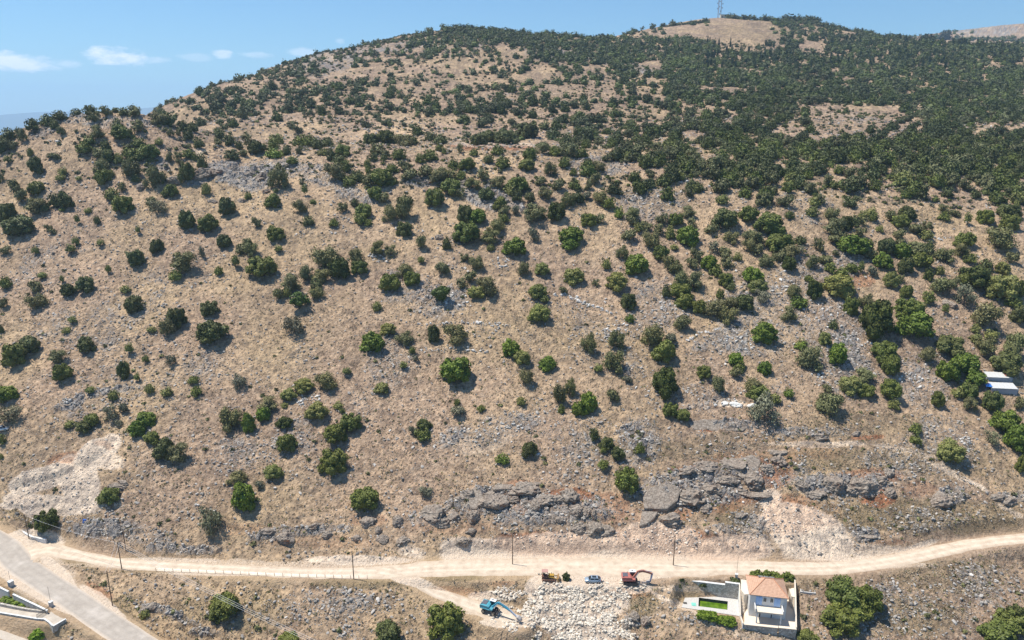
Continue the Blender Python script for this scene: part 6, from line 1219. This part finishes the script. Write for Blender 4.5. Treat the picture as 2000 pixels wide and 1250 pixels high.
def grnd(u, v, z): g = unz(u, v, z); g.z = float(GZ(g.x, g.y)) if True else z; return g
ga_ = unz(957, 1196, -3.55)
excavator(Vector((ga_.x, ga_.y, -3.42)), -radians(24), (.05, .30, .38), 'turquoise wheeled excavator reaching its bucket into the pale rubble', True, [(.6, 1.6), (2.3, 3.35), (3.0, 3.3), (5.4, 2.2)], [(5.1, 2.45), (7.4, .85)], 'bucket', (.10, .30, .38), (.05, .36, .50), (.40, .46, .55))
gr_ = unz(1231, 1139, -.1)
excavator(Vector((gr_.x, gr_.y, -.05)), -radians(2), (.42, .12, .09), 'red tracked excavator with curved boom parked right of the silver car', False, [(.6, 1.6), (1.9, 3.5), (2.9, 3.75), (4.2, 3.4), (5.4, 2.9)], [(5.35, 3.05), (5.05, 1.0)], 'breaker', (.42, .40, .38), (.42, .16, .11), (.30, .36, .50))
# track loader
g = unz(1073, 1134, -.1); t = empty('track_loader', Vector((g.x, g.y, -.05)), radians(-1)); tag(t, 'rusty yellow track loader with open cab, left of the silver car', 'loader')
Y1 = paint('loader_yellow', (.50, .30, .04), .6, var=.25, dirt=(.24, .12, .06), scale=3); RU = paint('rusty_brown', (.22, .11, .07), .85, var=.3, scale=3)
for y in (-.85, .85):
    tr = MB().prism([(-1.85, .3), (-1.6, .03), (1.0, .03), (1.3, .25), (1.3, .6), (1.0, .82), (-1.6, .88), (-1.9, .65)], y - .22, y + .22).obj('track', RU, t, bevel=.03); mb = MB()
    for k in range(10): mb.box((-1.5 + k * .27, y, .89), (.08, .48, .06))
    mb.obj('shoe', M_DK, tr)
    for x in (-1.45, -.6, .2, .95): MB().tube([(x, y - .25, .42), (x, y + .25, .42)], .24, 10).obj('roller', M_DK, tr)
MB().box((-.5, 0, .95), (2.9, 1.2, .6)).obj('chassis', RU, t)
MB().prism([(-.3, 1.1), (1.15, 1.0), (1.25, 1.35), (1.1, 1.75), (-.3, 1.85)], -.5, .5).obj('engine_hood', Y1, t, bevel=.05)
MB().tube([(.5, .2, 1.7), (.5, .2, 2.3)], .06, 8).obj('exhaust', M_DK, t)
cb = MB()
for x in (-1.85, -.5):
    for y in (-.55, .55): cb.box((x, y, 1.95), (.09, .09, 1.7))
cb.box((-1.2, 0, 1.3), (1.3, 1.2, .5)); c_ = cb.obj('cab', RU, t); MB().box((-1.18, 0, 2.84), (1.6, 1.35, .1)).obj('cab_roof', paint('faded_roof', (.42, .24, .20), .8), c_); MB().box((-1.35, 0, 1.75), (.5, .55, .5)).box((-1.6, 0, 2.0), (.12, .55, .6)).obj('seat', M_DK, c_)
for y in (-.72, .72): MB().add(*seg((-.2, 1.55), (2.0, .95), .26, .2, .14)).obj('lift_arm', Y1, t).location.y = y
MB().prism([(1.95, .15), (2.75, .02), (2.9, .12), (2.35, .6), (2.5, 1.35), (2.25, 1.4), (2.0, .8)], -1.05, 1.05).obj('bucket', paint('loader_bucket', (.34, .20, .08), .7, var=.3), t)
# cars
def car(g, rz, col, lab, roofglass=True, name='parked_car'):
    t = empty(name, g, rz); tag(t, lab, 'car'); CP = paint('car_paint_' + lab[:5], col, .28, metal=.35, var=.03)
    import bmesh
    # lower body: sections along x
    xs_ = [-2.08, -1.9, -1.35, -.7, 0, .7, 1.3, 1.8, 2.08]; half = [.70, .82, .88, .90, .90, .90, .88, .82, .68]; top_ = [.68, .80, .90, .94, .96, .98, .99, .97, .86]; bot = [.36, .25, .22, .2, .2, .2, .22, .27, .40]
    vs = []; fs = []
    for x, w, tp_, bt in zip(xs_, half, top_, bot): vs += [(x, -w * .93, bt), (x, -w, .5), (x, -w * .97, tp_ - .08), (x, -w * .86, tp_), (x, w * .86, tp_), (x, w * .97, tp_ - .08), (x, w, .5), (x, w * .93, bt)]
    for i in range(len(xs_) - 1):
        for j in range(8): k = (j + 1) % 8; fs.append((i * 8 + j, i * 8 + k, (i + 1) * 8 + k, (i + 1) * 8 + j))
    fs += [tuple(range(7, -1, -1)), tuple(range((len(xs_) - 1) * 8, len(xs_) * 8))]
    MB().add(vs, fs).obj('body', CP, t, True)
    # greenhouse (nose at -x)
    gl = [(-1.12, .93), (-.45, 1.40), (1.15, 1.42), (1.85, .98)]; vs = []
    for s in (-1, 1):
        for (x, z) in gl: vs.append((x, s * (.80 if z < 1.1 else .62), z))
    MB().add(vs, [(0, 1, 2, 3), (7, 6, 5, 4), (0, 4, 5, 1), (1, 5, 6, 2), (2, 6, 7, 3), (3, 7, 4, 0)]).obj('windows', M_GLASS, t)
    MB().box((.35, 0, 1.435), (1.66, 1.27, .05)).obj('car_roof', CP, t, bevel=.02)
    if roofglass: MB().box((.30, 0, 1.468), (1.1, .92, .02)).obj('sunroof', M_GLASS, t)
    for s in (-1, 1):
        for a_, b_, r_ in (((-1.1, s * .80, .95), (-.45, s * .635, 1.41), .04), ((.3, s * .82, .97), (.3, s * .64, 1.41), .045), ((1.15, s * .635, 1.42), (1.85, s * .8, 1.0), .06)): MB().tube([a_, b_], r_, 5).obj('window_pillar', CP, t)
    for x in (-1.3, 1.32):
        for y in (-.82, .82): wheel(t, x, y, .33, .22, M_METAL)
    for y in (-.6, .6): MB().box((-2.0, y, .68), (.2, .34, .14), .25 * (1 if y < 0 else -1)).obj('headlight', paint('lamp_glass', (.7, .72, .74), .15), t); MB().box((2.02, y, .78), (.14, .3, .2)).obj('tail_light', paint('red_lens', (.35, .02, .02), .3), t)
    for y in (-.94, .94): MB().box((-.75, y, .98), (.18, .16, .12)).obj('mirror', CP, t)
    return t
g = unz(1158, 1136, -.1); car(Vector((g.x, g.y, -.10)), radians(-2), (.36, .45, .54), 'silver-blue hatchback with dark sunroof parked on the dirt road edge')
g = hp(4, 840); car(Vector((g.x - .3, g.y, g.z + .15)), radians(200), (.85, .85, .84), 'white car under the tree at the left edge', False)
c = unz(1106, 1132, -.15); o = leafy('bush', c.x, c.y, -.35, (1.7, 1.5, 1.9), 0, (.06, .08, .03), 71, 500, .07); tag(o, 'small round bush between the track loader and the silver car', 'bush')
# ------------------------------------------------------------------ names that single each tree and rock out
ORD = ['leftmost', 'second', 'third', 'fourth', 'fifth', 'sixth', 'seventh', 'eighth', 'ninth', 'tenth', 'eleventh', 'twelfth', 'thirteenth', 'fourteenth', 'fifteenth', 'sixteenth']
NUM = ['', 'one', 'two', 'three', 'four', 'five', 'six', 'seven', 'eight', 'nine', 'ten', 'eleven', 'twelve', 'thirteen', 'fourteen', 'fifteen', 'sixteen']
def row_(v):
    for lim, s in ((262, 'on skyline ridge'), (330, 'along plateau edge'), (400, 'beside upper crags'), (470, 'high on slope'), (550, 'on upper slope'), (640, 'at mid slope'), (730, 'just below mid slope'), (820, 'on lower slope'), (910, 'above cliff band'), (1075, 'above dirt road')):
        if v < lim: return s
    return 'below the dirt road'
def col_(u):
    for lim, s in ((150, 'far left'), (300, 'left side'), (460, 'above pole pair'), (660, 'above wire fence'), (850, 'left of centre'), (1010, 'centre'), (1150, 'above track loader'), (1280, 'above red excavator'), (1430, 'above pool'), (1570, 'above house'), (1720, 'right of house'), (1860, 'right side'),):
        if u < lim: return s
    return 'far right'
COLB = lambda u: 'left of the asphalt road' if u < 200 else 'left of wheeled excavator' if u < 950 else 'right of the house' if u > 1560 else 'near the pool'
ADJ = {'d': 'dark green', 'k': 'very dark green', 'o': 'grey-green', 'g': 'mid-green', 'f': 'bright green', 'y': 'yellow-green', 's': 'spindly pale', 'x': 'thin greyish', 't': 'flat-topped leaning', 'h': 'low lime-green'}
NOUN = {'d': 'tree', 'k': 'tree', 'o': 'olive tree', 'g': 'tree', 'f': 'leafy tree', 'y': 'domed shrub', 's': 'sapling', 'x': 'sparse tree', 't': 'tree', 'h': 'bush'}
def assign(lst, size_, desc, cat, group):
    """lst of dicts with u, v, o"""
    from collections import defaultdict
    bk = defaultdict(list)
    for d in lst:
        loc = (row_(d['v']) + ', ' + col_(d['u'])) if row_(d['v']) != 'below the dirt road' else 'below the dirt road, ' + COLB(d['u'])
        bk[(size_(d) + desc(d), loc)].append(d)
    for (ds, loc), L_ in bk.items():
        L_.sort(key=lambda d: (d['u'], d['v'])); n = len(L_)
        for i, d in enumerate(L_):
            if n == 1: s = ds + ' ' + loc
            elif n == 2: s = ('left' if i == 0 else 'right') + ' one of two ' + ds + 's ' + loc
            else: s = (ORD[i] if i < n - 1 else 'rightmost') + ' of ' + NUM[min(n, 16)] + ' ' + ds + 's ' + loc
            s = s.replace('shrubs', 'shrubs').replace('bushs', 'bushes')
            tag(d['o'], s, cat(d), group(d))
for d in NAMED: d['u'], d['v'], d['o'] = d['e'][0], d['e'][1], d['obj']
med = lambda d: 'large ' if d['area'] > 1700 else ('' if d['area'] > 700 else 'small ')
assign(NAMED, med, lambda d: ADJ[d['e'][4]] + ' ' + NOUN[d['e'][4]], lambda d: {'y': 'shrub', 'h': 'bush', 's': 'sapling'}.get(d['e'][4], 'tree'), lambda d: 'shrubs scattered over the hillside' if d['e'][4] in 'yhs' else 'trees scattered over the hillside')
RN = {'s': 'flat grey slab', 'r': 'craggy brown-grey outcrop', 'p': 'grey boulder', 'w': 'white boulder'}
assign(CR, lambda d: 'big ' if d['w'] > 42 else ('' if d['w'] > 24 else 'small '), lambda d: RN[d['kd']], lambda d: {'s': 'rock slab', 'r': 'rock outcrop'}.get(d['kd'], 'boulder'), lambda d: 'rocks of the cliff band and slope')
for nm, lb in (('field_stones', 'loose grey limestone stones strewn over the hillside'), ('quarry_rubble', 'heap of cream coloured broken rubble below the dirt road'), ('scree', 'fine pale scree on the dug banks'), ('white_stones', 'white stones lying in loose bands on the slope'), ('dry_grass', 'dry straw-coloured grass tufts over the hillside'), ('low_scrub', 'low olive scrub dotted between the rocks')):
    if nm in bpy.data.objects: bpy.data.objects[nm]['label'] = lb
# ------------------------------------------------------------------ haze
hm = bpy.data.materials.new('haze_air'); hm.use_nodes = True; hn = hm.node_tree; 
for n in list(hn.nodes): hn.nodes.remove(n)
pv = hn.nodes.new('ShaderNodeVolumePrincipled'); pv.inputs['Density'].default_value = 9.5e-5; pv.inputs['Color'].default_value = (.52, .76, 1, 1); pv.inputs['Anisotropy'].default_value = .25
ho = hn.nodes.new('ShaderNodeOutputMaterial'); hn.links.new(pv.outputs[0], ho.inputs['Volume'])
hz = MB().box((0, 6500, (SEA - 12 + 640) / 2), (60000, 18000, 640 - (SEA - 12))).obj('haze', hm)
tag(hz, kind='stuff')
